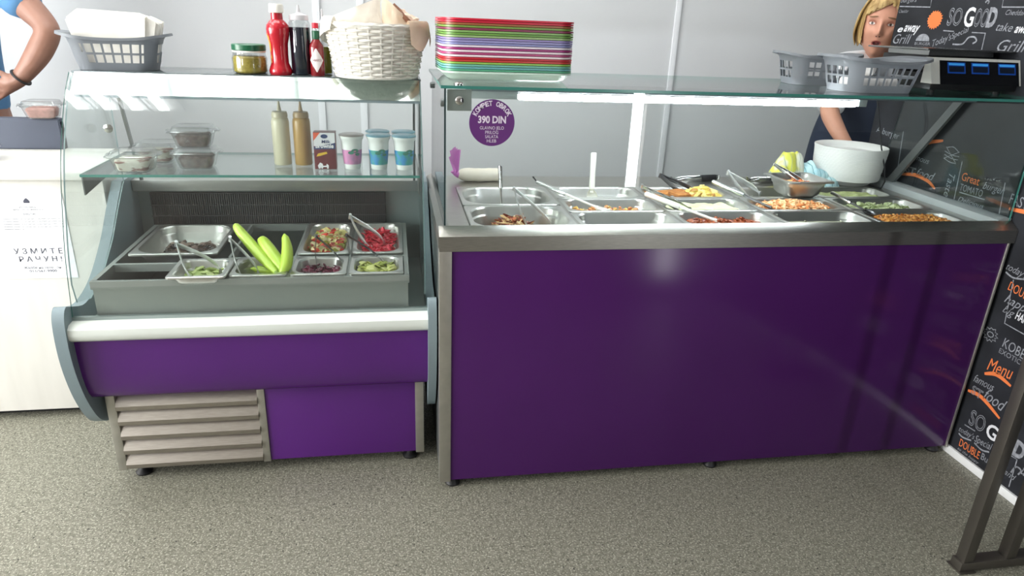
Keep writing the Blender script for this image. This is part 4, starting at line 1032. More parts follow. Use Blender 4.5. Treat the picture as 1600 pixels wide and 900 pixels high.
# paper liner
def sheet(name, label, rowsfn, nu, nv, m, loc, cat, thick=.0012):
    b = MB(); g = [[b.b.verts.new(rowsfn(i/nu, j/nv)) for i in range(nu+1)] for j in range(nv+1)]
    for j in range(nv):
        for i in range(nu): b.b.faces.new((g[j][i], g[j][i+1], g[j+1][i+1], g[j+1][i]))
    bmesh.ops.solidify(b.b, geom=b.b.faces[:], thickness=thick)
    o = b.done(name, m); o.location = loc; return tag(o, label, cat)
LP = mat('liner_paper', (244,241,234), .7, bump=.25, bump_scale=30)
def liner(u, v):
    a = math.radians(118+u*132)   # left/front-left arc
    peak = max(0, 1-abs(u-.62)/.40)
    h = .045+.075*peak
    if v < .35: r = .128+.022*v/.35; z = .09+.068*v/.35
    elif v < .55: r = .150+.012*math.sin((v-.35)/.2*PI)*(1-peak); z = .158+.010*math.sin((v-.35)/.2*PI)
    else: r = .158+.004; z = .160-(v-.55)/.45*.05
    r += .003*noise.noise(Vector((u*9, v*5, 2)))
    return (r*math.cos(a), r*math.sin(a), z)
def liner_left(u, v):
    a = math.radians(150+u*70)
    if v < .4: r = .125+.020*v/.4; z = .10+.062*v/.4
    elif v < .6: r = .145+.016*(v-.4)/.2; z = .162+.012*math.sin((v-.4)/.2*PI)
    else: r = .161+.006*(v-.6)/.4; z = .162-(v-.6)/.4*(.075-.05*u)
    r += .003*noise.noise(Vector((u*9, v*5, 2)))
    return (r*math.cos(a), r*math.sin(a), z)
sheet('paper_liner', 'white paper liner folded over the left rim of the wicker basket', liner_left, 24, 16, LP, (-.166,.437,FZ), 'paper liner')
def flap(u, v):
    # stiff white sheet rising to a point above the rim
    x = -.140+.160*u; zt = .168+.064*u**1.0
    z = .10+(zt-.10)*v; y = -.045-.03*math.sin(u*PI)+.03*v
    return (x+.004*math.sin(v*6), y+.004*noise.noise(Vector((u*5,v*5,7))), z)
sheet('paper_sheet', 'stiff white paper sheet rising to a point from the wicker basket', flap, 20, 12, LP, (-.166,.437,FZ), 'paper sheet')
KB = mat('kraft_cream', (236,222,204), .7, noise_amt=.03, noise_scale=25, bump=.4, bump_scale=30)
def bagf(u, v):
    x = .020+.110*u; zt = .232-.070*u**1.0+.004*math.sin(u*9)
    return (x, -.045+.035*v-.04*math.sin(u*PI)+.05*u+.006*noise.noise(Vector((u*6,v*6,1))), .10+(zt-.10)*v)
sheet('kraft_bag', 'pale brown paper bag next to the white sheet in the wicker basket', bagf, 20, 12, KB, (-.166,.437,FZ), 'paper bag')
def liner_r(u, v):
    a = math.radians(-52+u*60)
    if v < .4: r = .122+.026*v/.4; z = .10+.060*v/.4
    elif v < .6: r = .148+.014*(v-.4)/.2; z = .160+.009*math.sin((v-.4)/.2*PI)
    else: r = .162+.006*(v-.6)/.4; z = .160-(v-.6)/.4*(.055+.02*math.sin(u*7))
    return (r*math.cos(a), r*math.sin(a), z)
sheet('kraft_liner', 'pale brown paper hanging over the right rim of the wicker basket', liner_r, 20, 14, KB, (-.166,.437,FZ), 'paper liner')
b = MB(); b.tube([(-.148+.0,.43,FZ+.18+.03),(-.133,.425,FZ+.19),(-.118,.42,FZ+.172),(-.10,.42,FZ+.16)], [.006,.010,.010,.007], 10)
for v in b.b.verts: v.co += Vector((.036,0,.004)) + Vector(noise.noise_vector(v.co*60))*.004
o = b.done('bread_stick', mat('brown_crust', (138,96,74), .7, noise_amt=.25, noise_scale=80, bump=.6, bump_scale=150)); tag(o, 'brown crusty bread stick poking out of the wicker basket', 'bread stick')
for k, (x, y, z, rz) in enumerate(((-.075,.45,FZ+.17,.3),(-.055,.47,FZ+.165,1.2),(-.09,.48,FZ+.185,2.0))):
    b = MB(); r = bmesh.ops.create_icosphere(b.b, subdivisions=3, radius=.022)
    for v in b.b.verts: v.co = Vector((v.co.x*1.25, v.co.y, v.co.z*.8)) + Vector(noise.noise_vector(v.co*90+Vector((k*5,0,0))))*.006
    o = b.done('wrapped_bun', mat('clear_wrap_beige', (226,200,178), .3, noise_amt=.08, noise_scale=60)); o.location = (x, y, z); o.rotation_euler = (0,0,rz)
    tag(o, ['front beige wrapped bun in the wicker basket','right beige wrapped bun in the wicker basket','rear beige wrapped bun in the wicker basket, highest of three'][k], 'bun', 'wrapped buns in the wicker basket')
b = MB(); b.lathe([(0,0),(.116,0),(.135,.135),(.128,.150),(0,.152)], 40, cap0=False, cap1=False)
o = b.done('bread_cloth', KB); o.location = (-.166,.437,FZ+.0055); tag(o, 'beige cloth bundle filling the wicker basket under the paper', 'cloth')

# ================================================================ FRIDGE SHELF
SZ = .969
CC = glass('takeaway_plastic', (.84,.86,.86), .14, .12)
def clamshell(label, loc, rz, fill, group='clear takeaway containers', lift=0):
    t = thing('takeaway_container', label, 'container', loc, rz, group)
    w, d, h = .118, .100, .046
    b = MB(); A = [b.ring(rrect(w*k, d*k, .016, 5, z=z)) for k, z in ((.74,.0),(.80,.004),(.95,h-.006),(1.10,h),(1.14,h+.001),(1.14,h-.002))]
    for i in range(5): b.bridge(A[i], A[i+1])
    b.cap(A[0][::-1])
    for e in [e for e in b.b.edges if len(e.link_faces) == 1]: pass
    b.done('tub', CC, t)
    b = MB(); A = [b.ring(rrect(w*k, d*k, .016, 5, z=z)) for k, z in ((1.14,h+.002),(1.10,h+.0045),(.97,h+.005),(.90,h+.016),(.84,h+.017))]
    for i in range(4): b.bridge(A[i], A[i+1])
    b.cap(A[-1]); b.done('lid', CC, t)
    for x in (-1, 1):
        b = MB(); b.box(x*w*.59-.008, x*w*.59+.008, -.012, .012, h+.001, h+.0035, .001); b.done('tab', CC, t)
    return t
def filling(label, loc, rz, m, seed, chunks, h=.034, cat='dessert', name='cake_portion'):
    b = MB(); A = [rrect(.118*k, .10*k, .014, 5, z=z) for k, z in ((.66,0),(.70,.003),(.80,h*.8),(.74,h),(.4,h+.001))]
    b.loft(A)
    bmesh.ops.subdivide_edges(b.b, edges=[e for e in b.b.edges if e.calc_length() > .015], cuts=2, use_grid_fill=True)
    for v in b.b.verts: v.co += Vector(noise.noise_vector(v.co*70+Vector((seed,0,0))))*.003*(1 if v.co.z > .004 else 0)
    o = b.done(name, m); o.location = Vector(loc)+Vector((0,0,.0032)); o.rotation_euler = (0,0,rz); return tag(o, label, cat)
CAKE = mat('layer_cake', (222,216,200), .6, col2=(140,88,76), noise_scale=45, ramp=(.52,.6), stretch=(.5,.5,1.6)); CHOC = mat('chocolate_cake', (84,62,58), .6, col2=(120,96,90), noise_scale=90, bump=.6)
CL = [((-.885,.35),-.05,'takeaway container with cream and berry cake, front left of the glass shelf',CAKE,0), ((-.865,.50),.02,'takeaway container at the far left of the shelf, behind the cream cake',CAKE,0),
      ((-.722,.405),.0,'lower takeaway container of chocolate cake on the glass shelf',CHOC,0), ((-.725,.41),.03,'upper takeaway container of chocolate cake, stacked on another',CHOC,.0645)]
for (x, y), rz, l, m, dz in CL:
    clamshell(l, (x,y,SZ+.0004+dz), rz, m)
    filling({CAKE:'cream cake with berry layer in a clear container',CHOC:'dark chocolate cake in a clear container'}[m]+[', front',', rear',', lower of two',', upper of two'][CL.index(((x,y),rz,l,m,dz))], (x,y,SZ+.0004+dz), rz, m, x*9, 0)
# desk containers
for k, (x, y, z, l) in enumerate(((-1.528,.76,.9155,'lower clear takeaway container at the left edge of the desk'),(-1.528,.76,.9800,'upper clear takeaway container at the left edge of the desk'),(-1.40,1.0,1.0305,'clear takeaway container of pink meat standing on the cash box'))):
    clamshell(l, (x,y,z), .05*k, None, 'clear takeaway containers')
    filling(['red and white food portion in the lower desk container','red and white food portion in the upper desk container','pink meat portion in the container on the cash box'][k], (x,y,z), .05*k, mat('pink_meat', (180,132,122), .6, noise_amt=.15, noise_scale=60), k, 0, cat='food', name='meat_portion')

def squeeze(label, loc, col, colt, fill):
    t = thing('squeeze_bottle', label, 'squeeze bottle', loc, 0)
    m = mat(col, colt, .3)
    b = MB(); b.lathe([(.025,0),(.0275,.003),(.0275,.135),(.0255,.145),(.0225,.149)], 28); b.done('bottle_body', m, t)
    b = MB(); b.lathe([(.0225,.149),(.0245,.150),(.0245,.160),(.022,.167),(.010,.169)], 28); b.done('cap', mat(col+'_cap', fill, .35), t)
    b = MB(); b.lathe([(.0075,.168),(.0045,.185),(.0025,.202),(.0,.202)], 14); b.done('nozzle', mat(col+'_cap', fill, .35), t)
squeeze('squeeze bottle of pale mayonnaise on the glass shelf', (-.475,.46,SZ), 'mayonnaise_cream', (222,216,188), (206,198,170))
squeeze('squeeze bottle of brown mustard next to the mayonnaise', (-.410,.46,SZ), 'mustard_brown', (184,148,88), (176,150,110))
# milk carton
ct = thing('milk_carton', 'small brown and white chocolate milk carton on the glass shelf', 'drink carton', (-.334,.40,SZ))
w, d, h = .056, .036, .098
b = MB(); b.box(-w/2, w/2, -d/2, d/2, 0, h, .0015); b.done('carton_body', mat('carton_maroon', (104,38,46), .35), ct)
def onc(poly, m, nm, dy=.0006):
    b = MB(); b.prism(poly, 1, -d/2-dy, -d/2-.0001); return b.done(nm, m, ct)
WHT = mat('print_white', (232,232,236), .4)
onc([(-w/2+.001,.062),(-w/2+.001,h-.001),(w/2-.001,h-.001),(w/2-.001,.071),(.01,.066),(-.012,.060)], WHT, 'white_panel')
onc([(-w/2+.001,h-.022),(-w/2+.001,h-.001),(-.010,h-.001)], mat('print_orange', (226,96,64), .4), 'orange_corner', .0010)
onc([(-.009+.013*math.cos(a), .086+.005*math.sin(a)) for a in [2*PI*i/14 for i in range(14)]][:0] or [(.0+.009*math.cos(2*PI*i/14), .0875+.0055*math.sin(2*PI*i/14)) for i in range(14)], mat('print_navy', (40,62,110), .4), 'blue_badge', .0012)
onc([(-w/2+.001,.053),(-w/2+.001,.060),(w/2-.001,.070),(w/2-.001,.054)], mat('print_navy', (40,62,110), .4), 'blue_band', .0010)
onc([(-.022,.034),(-.018,.042),(.004,.047),(.006,.042),(-.012,.036)], mat('print_yellow', (222,184,50), .4), 'yellow_ribbon', .0010)
def onl(s, x, z, ww, hh, m, bold=.02): lettering(s, (-.334+x,.40-d/2-.0012,SZ+z), (1,0,0), (0,0,1), ww, hh, m, parent=ct, bold=bold, align='CENTER', shear=.1)
onl('Milk', .004, .0700, .022, .008, mat('print_navy', (40,62,110), .4)); onl('Brownie', .0, .0575, .046, .0105, WHT, .04)
onc([(-.018,.002),(-.020,.010),(-.014,.018),(-.008,.015),(-.006,.009),(.002,.010),(.003,.015),(.008,.010),(.007,.002),(.003,.002),(.003,.006),(-.006,.006),(-.008,.002),(-.011,.002),(-.012,.006),(-.014,.002)], WHT, 'cow_drawing', .0010)
ct.scale = (1.2, 1.2, 1.18)
# yogurt cups
def yogurt(label, loc, lid, band, band2, rz=0):
    t = thing('yogurt_cup', label, 'yogurt cup', loc, rz, 'yogurt cups on the glass shelf'); t.scale = (1.12, 1.12, 1.36)
    prof = [(.021,0),(.0225,.003),(.0235,.012),(.0285,.056),(.029,.066),(.0325,.070),(.0335,.074),(.0335,.077)]
    b = MB(); b.lathe(prof, 32); b.done('cup', mat('yogurt_white', (228,232,230), .4), t)
    b = MB(); b.lathe([(.0238,.0122),(.0243,.0120),(.0281,.045),(.0275,.0455)], 32, cap0=False, cap1=False); b.done('label_band', band, t)
    b = MB(); b.lathe([(.0337,.0765),(.0352,.0770),(.0354,.0785),(.033,.0800),(.0,.0800)], 32); b.done('foil_lid', lid, t)
    M = Matrix
    for k, (a, z, s) in enumerate(((.35,.044,.009),(-.05,.040,.007),(.6,.036,.006))):
        b = MB(); rr = .0278+.001
        P = [(rr*math.sin(a+s*1.2/rr*math.cos(q)), -rr*math.cos(a+s*1.2/rr*math.cos(q)), z+s*.55*math.sin(q)) for q in [2*PI*i/12 for i in range(12)]]
        b.cap(b.ring(P)); b.done('leaf_print', band2, t)
    return t
LB_ = mat('foil_blue', (130,178,196), .3, .3, noise_amt=.1, noise_scale=40); LP_ = mat('foil_pink_grey', (176,170,166), .3, .4)
BB = mat('blue_band', (66,142,196), .4, col2=(70,160,150), noise_scale=45, ramp=(.45,.6)); BP = mat('pink_band', (208,136,180), .4, col2=(170,130,170), noise_scale=60, ramp=(.4,.7)); GL = mat('leaf_teal', (60,130,110), .4)
yogurt('yogurt cup with a pink band and grey foil lid', (-.252,.40,SZ), LP_, BP, GL)
yogurt('yogurt cup with a blue band, front left of the group of four', (-.168,.395,SZ), LB_, BB, GL)
yogurt('yogurt cup with a blue band, front right of the group of four', (-.0875,.39,SZ), LB_, BB, GL, .2)
yogurt('yogurt cup with a blue band, rear left of the group of four', (-.172,.48,SZ), LB_, BB, GL, .5)
yogurt('yogurt cup with a blue band, rear right of the group of four', (-.0875,.475,SZ), LB_, BB, GL, -.3)

# ================================================================ METAL STAND, lower right
RS = mat('dark_square_tube', (104,100,94), .35, .8)
rl = thing('metal_railing', 'dark square-tube metal railing at the lower right edge', 'railing', (1.55,-.53,0))
def rp(bm, n): return bm.done(n, RS, rl, True)
for x in (1.460, 1.600):
    b = MB(); b.box(x, x+.032, -.545, -.513, .032, 1.05, .002); rp(b, 'upright')
b = MB(); b.box(1.452, 1.868, -.548, -.510, .004, .032, .002); rp(b, 'base_rail')
b = MB(); b.box(1.455, 1.868, -.548, -.510, 1.05, 1.08, .002); rp(b, 'top_rail')
b = MB(); b.box(1.448, 1.50, -.556, -.502, 0, .004, .001); rp(b, 'foot_plate')
b = MB(); b.box(1.80, 1.85, -.556, -.502, 0, .004, .001); rp(b, 'foot_plate')

# ================================================================ PEOPLE
SKIN = mat('skin', (206,150,126), .5, noise_amt=.03, noise_scale=30); SKIN2 = mat('skin_tanned', (142,104,88), .5, noise_amt=.05, noise_scale=30)
def skin_mesh(name, J, E_, m, parent, sub=2, rootv=None):
    me = bpy.data.meshes.new(name); keys = list(J); me.from_pydata([J[k][0] for k in keys], [(keys.index(a), keys.index(c)) for a, c in E_], [])
    o = bpy.data.objects.new(name, me); COL.objects.link(o)
    md = o.modifiers.new('s', 'SKIN'); md.use_smooth_shade = True; sv = me.skin_vertices[0].data
    for i, k in enumerate(keys):
        r = J[k][1]; sv[i].radius = (r, r) if not isinstance(r, tuple) else r
        sv[i].use_root = (k == (rootv or keys[0]))
    s = o.modifiers.new('u', 'SUBSURF'); s.levels = sub
    bake(o); o.data.materials.clear(); o.data.materials.append(m)
    b = bmesh.new(); b.from_mesh(o.data)
    bmesh.ops.delete(b, geom=[v for v in b.verts if not v.link_faces], context='VERTS'); bmesh.ops.recalc_face_normals(b, faces=b.faces); b.to_mesh(o.data); b.free()
    if parent is not None:
        for v in o.data.vertices: v.co -= parent.location
        o.parent = parent
    return o
def join_remesh(objs, name, m, voxel=.004, parent=None, smooth=4):
    b = bmesh.new()
    for o in objs:
        me = o.data.copy(); me.transform(Matrix.Translation(o.parent.location) if o.parent else Matrix()); b.from_mesh(me)
    bmesh.ops.holes_fill(b, edges=[e for e in b.edges if len(e.link_faces) == 1], sides=0)
    bmesh.ops.recalc_face_normals(b, faces=b.faces)
    me = bpy.data.meshes.new(name); b.to_mesh(me); b.free()
    for o in objs: bpy.data.objects.remove(o)
    o = bpy.data.objects.new(name, me); COL.objects.link(o)
    r = o.modifiers.new('r', 'REMESH'); r.mode = 'VOXEL'; r.voxel_size = voxel
    s = o.modifiers.new('sm', 'SMOOTH'); s.iterations = smooth; s.factor = .5
    bake(o); o.data.materials.clear(); o.data.materials.append(m)
    if parent is not None:
        for v in o.data.vertices: v.co -= parent.location
        o.parent = parent
    return o
def head_co(n):
    x, y, z = n.x, n.y, n.z
    g = lambda cx, cz, sx, sz: math.exp(-((x-cx)/sx)**2-((z-cz)/sz)**2)
    px, py, pz = x*.076, y*.094, z*.115
    low = max(0, -z)
    px *= 1-.30*low**1.3; 
    if y > 0: py *= 1-.10*low
    if y < 0:
        py *= .93
        py += .010*(g(.40,.02,.18,.13)+g(-.40,.02,.18,.13))      # eye sockets
        py -= .006*(g(.40,.20,.26,.09)+g(-.40,.20,.26,.09))      # brow
        py -= .022*g(0,-.22,.13,.12)+.012*g(0,-.05,.09,.17)      # nose
        py -= .006*(g(.15,-.25,.09,.07)+g(-.15,-.25,.09,.07))
        py -= .007*(g(.52,-.22,.2,.2)+g(-.52,-.22,.2,.2))        # cheeks
        py -= .006*g(0,-.46,.26,.05)+.006*g(0,-.64,.22,.05)      # lips
        py += .012*g(0,-.545,.20,.045)                            # open mouth
        py -= .010*g(0,-.86,.28,.14)                              # chin
    return Vector((px, py, pz))
def make_head(M, with_detail=True):
    b = MB(); bmesh.ops.create_icosphere(b.b, subdivisions=6, radius=1)
    for v in b.b.verts: v.co = M @ head_co(v.co.normalized())
    for s in (-1, 1):
        b.lathe([(.0,-.004),(.020,-.003),(.026,.0),(.022,.006),(.012,.003),(.0,.002)], 16, M=M @ Matrix.Translation((s*.074,.012,-.006)) @ Matrix.Rotation(s*PI/2,4,'Y') @ Matrix.Diagonal((1.25,.62,1,1)), cap0=False, cap1=False)
    return b.done('head', SKIN)
def hand_joints(w, d, nrm, side, pre, R=.0085, s=1.0, curl=.5):
    """w wrist, d direction of the fingers, nrm back-of-hand normal, side towards the thumb"""
    w, d, nrm, side = Vector(w), Vector(d).normalized(), Vector(nrm).normalized(), Vector(side).normalized()
    J = {}; E_ = []
    J[pre+'p'] = (tuple(w+d*.035*s), (.020*s,.028*s)); 
    for k, (off, L) in enumerate(((.030,.072),(.010,.080),(-.010,.075),(-.028,.060))):
        b0 = w+d*.085*s+side*off*s; J[pre+'m%d' % k] = (tuple(w+d*.06*s+side*off*.8*s), .013*s)
        c = b0; dd = d.copy(); J[pre+'k%d' % k] = (tuple(b0), .0098*s)
        E_ += [(pre+'p', pre+'m%d' % k), (pre+'m%d' % k, pre+'k%d' % k)]; last = pre+'k%d' % k
        for q in range(3):
            dd = (dd*math.cos(curl*.7) - nrm*math.sin(curl*.7)).normalized() if q else (d*math.cos(curl*.6)-nrm*math.sin(curl*.6)).normalized()
            nn = nrm; c = c+dd*L*(.42,.32,.26)[q]*s; key = pre+'f%d%d' % (k, q); J[key] = (tuple(c), (.0090,.0082,.0068)[q]*s); E_.append((last, key)); last = key
    t0 = w+d*.025*s+side*.026*s; J[pre+'t0'] = (tuple(t0), .012*s); t1 = t0+(d*.55+side*.75-nrm*.2).normalized()*.036*s; t2 = t1+(d*.85+side*.3-nrm*.3).normalized()*.030*s
    J[pre+'t1'] = (tuple(t1), .0105*s); J[pre+'t2'] = (tuple(t2), .0085*s); E_ += [(pre+'p', pre+'t0'), (pre+'t0', pre+'t1'), (pre+'t1', pre+'t2')]
    return J, E_

# ---- woman behind the counter
HC = Vector((1.968, 1.02, 1.480))
wm = thing('person', 'blonde woman in white shirt and navy apron peering round the chalkboard wall', 'person', (2.06,1.16,0))
HM = Matrix.Translation(HC) @ Matrix.Rotation(math.radians(-37),4,'Z') @ Matrix.Rotation(math.radians(4),4,'X') @ Matrix.Rotation(math.radians(4),4,'Y') @ Matrix.Diagonal((1.17,1.12,1.19,1))
HM0 = HM.copy()
head = make_head(HM)
bx, by = 2.07, 1.18
bx -= .0
J = {'pel':((bx,by+.03,.93),(.15,.11)),'wa':((bx,by+.03,1.05),(.125,.095)),'ch':((bx-.01,by,1.20),(.145,.105)),'up':((bx-.01,by-.03,1.29),(.13,.09)),'nk':((bx-.02,by-.08,1.345),.054),'hd':((HC.x+.005,HC.y+.03,1.42),.052)}
E_ = [('pel','wa'),('wa','ch'),('ch','up'),('up','nk'),('nk','hd')]
J.update({'sl':((bx-.17,by-.04,1.285),.058),'el':((1.775,.985,1.11),.044),'fl':((1.80,.92,1.03),.036),'wl':((1.835,.87,.965),.026)})
E_ += [('up','sl'),('sl','el'),('el','fl'),('fl','wl')]
hj, he = hand_joints((1.835,.87,.965), (.3,-.3,-.75), (-.3,-.8,.2), (-.9,.2,-.1), 'L', s=.92); J.update(hj); E_ += he+[('wl','Lp')]
J.update({'sr':((bx+.15,by-.03,1.285),.058),'er':((bx+.21,by+.04,1.05),.042),'wr':((bx+.17,by-.13,.93),.027)}); E_ += [('up','sr'),('sr','er'),('er','wr')]
hj, he = hand_joints((bx+.17,by-.13,.93), (-.4,-.8,-.2), (0,-.2,1), (-.8,.4,0), 'R', s=.92); J.update(hj); E_ += he+[('wr','Rp')]
for s, k in ((-1,'a'),(1,'b')):
    J.update({'h'+k:((bx+s*.085,by+.03,.86),.088),'k'+k:((bx+s*.09,by+.02,.48),.058),'n'+k:((bx+s*.09,by+.04,.10),.038),'f'+k:((bx+s*.095,by-.10,.035),.032)}); E_ += [('pel','h'+k),('h'+k,'k'+k),('k'+k,'n'+k),('n'+k,'f'+k)]
body = skin_mesh('b', J, E_, SKIN, None)
body = join_remesh([body, head], 'body', SKIN, .0042, wm, 2)
WSH = mat('white_shirt_cloth', (226,228,232), .8, bump=.3, bump_scale=14)
S_ = {'wa':((bx,by+.03,1.02),(.150,.115)),'ch':((bx-.01,by,1.20),(.160,.118)),'up':((bx-.01,by-.03,1.305),(.145,.102)),'nk':((bx-.01,by-.045,1.352),.068),'sl':((bx-.17,by-.04,1.285),.078),'el':((1.79,1.0,1.135),.066),'e2':((1.779,.99,1.115),.062),'sr':((bx+.15,by-.03,1.285),.075),'er':((bx+.20,by+.03,1.10),.06)}
skin_mesh('shirt', S_, [('wa','ch'),('ch','up'),('up','nk'),('up','sl'),('sl','el'),('el','e2'),('up','sr'),('sr','er')], WSH, wm)
NAV = mat('navy_cloth', (24,36,58), .8, bump=.3, bump_scale=14)
S_ = {'a':((bx-.03,by-.02,.60),(.21,.16)),'b':((bx-.04,by-.03,.85),(.215,.155)),'c':((bx-.05,by-.045,1.03),(.190,.130)),'d':((bx-.03,by-.05,1.18),(.152,.105)),'e':((bx-.02,by-.055,1.245),(.10,.085))}
skin_mesh('apron', S_, [('a','b'),('b','c'),('c','d'),('d','e')], NAV, wm)
S_ = {}
for s, k in ((-1,'a'),(1,'b')): S_.update({'h'+k:((bx+s*.085,by+.03,.85),.102),'k'+k:((bx+s*.09,by+.02,.48),.075),'n'+k:((bx+s*.09,by+.04,.13),.06)})
skin_mesh('trousers', {'p':((bx,by+.02,.93),(.12,.09)), **S_}, [('p','ha'),('ha','ka'),('ka','na'),('p','hb'),('hb','kb'),('kb','nb')], mat('dark_trousers', (34,36,44), .8), wm)
for s in (-1, 1):
    b = MB(); b.loft([rrect(.09*k,.25*k,.04,5,bx+s*.095,by-.04,z) for k, z in ((.96,0),(1,.01),(.95,.04),(.6,.075))]); b.done('shoe', BLACK, wm, True)
# face details
def on_head(pts, M, off=.0008):
    out = []
    for x, z in pts:
        y = -math.sqrt(max(0, 1-x*x-z*z)); c = head_co(Vector((x,y,z))); out.append(M @ (c+Vector((0,-off,0))))
    return out
def facepatch(name, outline, m, M, parent, off=.0015):
    b = MB(); cx = sum(p[0] for p in outline)/len(outline); cz_ = sum(p[1] for p in outline)/len(outline)
    o = b.ring(on_head(outline, M, off)); mid = b.ring(on_head([((p[0]+cx)/2,(p[1]+cz_)/2) for p in outline], M, off+.0004)); c = b.ring(on_head([(cx,cz_)], M, off+.0006))[0]
    b.bridge(o, mid)
    for i in range(len(mid)): b.b.faces.new((mid[i], mid[(i+1) % len(mid)], c))
    return b.done(name, m, parent, True)
ell = lambda cx, cz, rx, rz_, n=16, t=0: [(cx+rx*math.cos(2*PI*i/n), cz+rz_*math.sin(2*PI*i/n)+t*math.cos(2*PI*i/n)) for i in range(n)]
LIP = mat('lip_pink', (176,96,92), .4); BRW = mat('brow_brown', (128,92,66), .8); MOU = mat('mouth_dark', (74,26,26), .5)
facepatch('lips', ell(0,-.555,.245,.105), LIP, HM, wm, .0030); facepatch('mouth', ell(0,-.550,.185,.052), MOU, HM, wm, .0042)
for s in (-1, 1):
    facepatch('eyebrow', ell(s*.40,.215,.20,.026,14,-.02*s), BRW, HM, wm, .0022)
    facepatch('eyelid', ell(s*.40,.045,.185,.085,14), mat('eyelid_skin', (176,116,96), .5), HM, wm, .0018)
    e = facepatch('eye', ell(s*.40,.025,.130,.040,14), mat('eye_white', (214,206,200), .3), HM, wm, .0036)
    i_ = facepatch('iris', ell(s*.40,.028,.052,.042,12), mat('iris_brown', (70,58,50), .3), HM, wm, .0052)
    i_.parent = e
    facepatch('nostril', ell(s*.075,-.335,.035,.020,10), MOU, HM, wm, .0012)
# hair: layered bob
HB = mat('hair_blonde', (146,116,70), .5, col2=(196,168,112), noise_scale=60, stretch=(1,1,.15), bump=.5, bump_scale=120)
def hair_shell(M, parent):
    """chin-length layered bob with a fringe swept to one side"""
    b = MB(); bmesh.ops.create_icosphere(b.b, subdivisions=6, radius=1); kill = []
    for f in b.b.faces:
        x, y, z = f.calc_center_median()
        wid = .70-.12*max(0, -z)
        hl = .60-.42*max(0, -(x-.22))**1.3-.75*max(0, x-.22)**1.4+.03*math.sin(x*34)
        low = -.62+.10*math.sin(math.atan2(y, x)*7)*.5
        if (y < -.10 and abs(x) < wid and z < hl) or z < low: kill.append(f)
    bmesh.ops.delete(b.b, geom=kill, context='FACES')
    for v in b.b.verts:
        n = v.co.normalized(); c = Vector((n.x*.076, n.y*.094*(.96 if n.y < 0 else 1), n.z*.115))
        az = math.atan2(n.y, n.x)
        st = .55*math.sin(az*26+n.z*3+2*noise.noise(n*2.5))+.8*noise.noise(Vector((n.x*7, n.y*7, n.z*2)))
        k = 1.085+.06*max(0, n.z)+.016*st+.06*max(0, -n.z)
        v.co = M @ Vector((c.x*(k-.03), c.y*k, c.z*(1.07+.008*st)))
    bmesh.ops.solidify(b.b, geom=b.b.faces[:], thickness=.007)
    return b.done('hair', HB, parent, True)
hair_shell(HM0, wm)
def lock(pts, r, flat=.35):
    P = [Vector(p) for p in pts]; q = []
    for i in range(len(P)-1):
        for k in range(4): q.append(P[i].lerp(P[i+1], k/4))
    q.append(P[-1])
    for _ in range(3): q = [q[0]]+[(q[i-1]+2*q[i]+q[i+1])/4 for i in range(1, len(q)-1)]+[q[-1]]
    n = len(q); b = MB(); b.tube([HM0 @ p for p in q], [r*math.sin(PI*(.18+.80*i/(n-1)))**.6 for i in range(n)], 8, flat=flat); b.done('hair_lock', HB, wm, True)
def onskin(x, z, off):
    x, z = x/.076, z/.115; y = -math.sqrt(max(.01, 1-x*x-z*z)); c = head_co(Vector((x, y, z))); return (c.x*(1+off*4), c.y-off, c.z)
for k in range(7):      # swept from a parting above the viewer's right eye down to the left temple
    f = k/6
    lock([onskin(.018, .098, .012), onskin(.018-.030*f-.006, .086-.010*f, .012), onskin(.004-.048*f, .070-.012*f, .009), onskin(-.018-.044*f, .054-.016*f, .006), onskin(-.036-.030*f, .040-.028*f, .004)], .0085)
for k in range(5):      # and to the other temple
    f = k/4
    lock([onskin(.018, .098, .012), onskin(.030+.012*f, .084-.010*f, .012), onskin(.044+.016*f, .064-.012*f, .009), onskin(.056+.010*f, .040-.02*f, .006)], .0085)
for sx in (-1, 1):
    for k in range(5):
        a = .012*k
        lock([(sx*.058,-.046+a,.080), (sx*.076,-.050+a,.040), (sx*.083,-.046+a*1.2,-.005), (sx*.083,-.044+a*1.3,-.045), (sx*.070,-.046+a*1.4,-.076-.004*(k % 2))], .0105, .5)

# ---- man behind the desk
mn = thing('person', 'man in a light blue t-shirt with hand on hip and a dark wristband', 'person', (-1.80,1.27,0))
mx, my = -1.81, 1.27
J = {'pel':((mx,my,.99),(.165,.12)),'wa':((mx,my,1.14),(.155,.115)),'ch':((mx,my,1.36),(.175,.125)),'up':((mx,my,1.52),(.15,.10)),'nk':((mx,my,1.62),.062),'hd':((mx,my-.01,1.70),.06)}
E_ = [('pel','wa'),('wa','ch'),('ch','up'),('up','nk'),('nk','hd')]
J.update({'sl':((mx+.20,my-.02,1.545),.066),'ml':((mx+.32,my-.08,1.445),.056),'el':((-1.372,1.12,1.335),.049),'fl':((-1.425,1.105,1.245),.046),'f2':((-1.475,1.10,1.185),.036),'wl':((-1.508,1.10,1.152),.030)})
E_ += [('up','sl'),('sl','ml'),('ml','el'),('el','fl'),('fl','f2'),('f2','wl')]
hj, he = hand_joints((-1.508,1.10,1.152), (-.85,.05,-.35), (.1,-.9,.35), (-.2,-.35,.9), 'L', s=1.05, curl=.75); J.update(hj); E_ += he+[('wl','Lp')]
J.update({'sr':((mx-.20,my-.02,1.545),.066),'er':((mx-.28,my,1.27),.048),'wr':((mx-.26,my-.12,1.04),.03)}); E_ += [('up','sr'),('sr','er'),('er','wr')]
hj, he = hand_joints((mx-.26,my-.12,1.04), (.1,-.3,-.9), (-.9,0,0), (.2,-.9,0), 'R', s=1.05); J.update(hj); E_ += he+[('wr','Rp')]
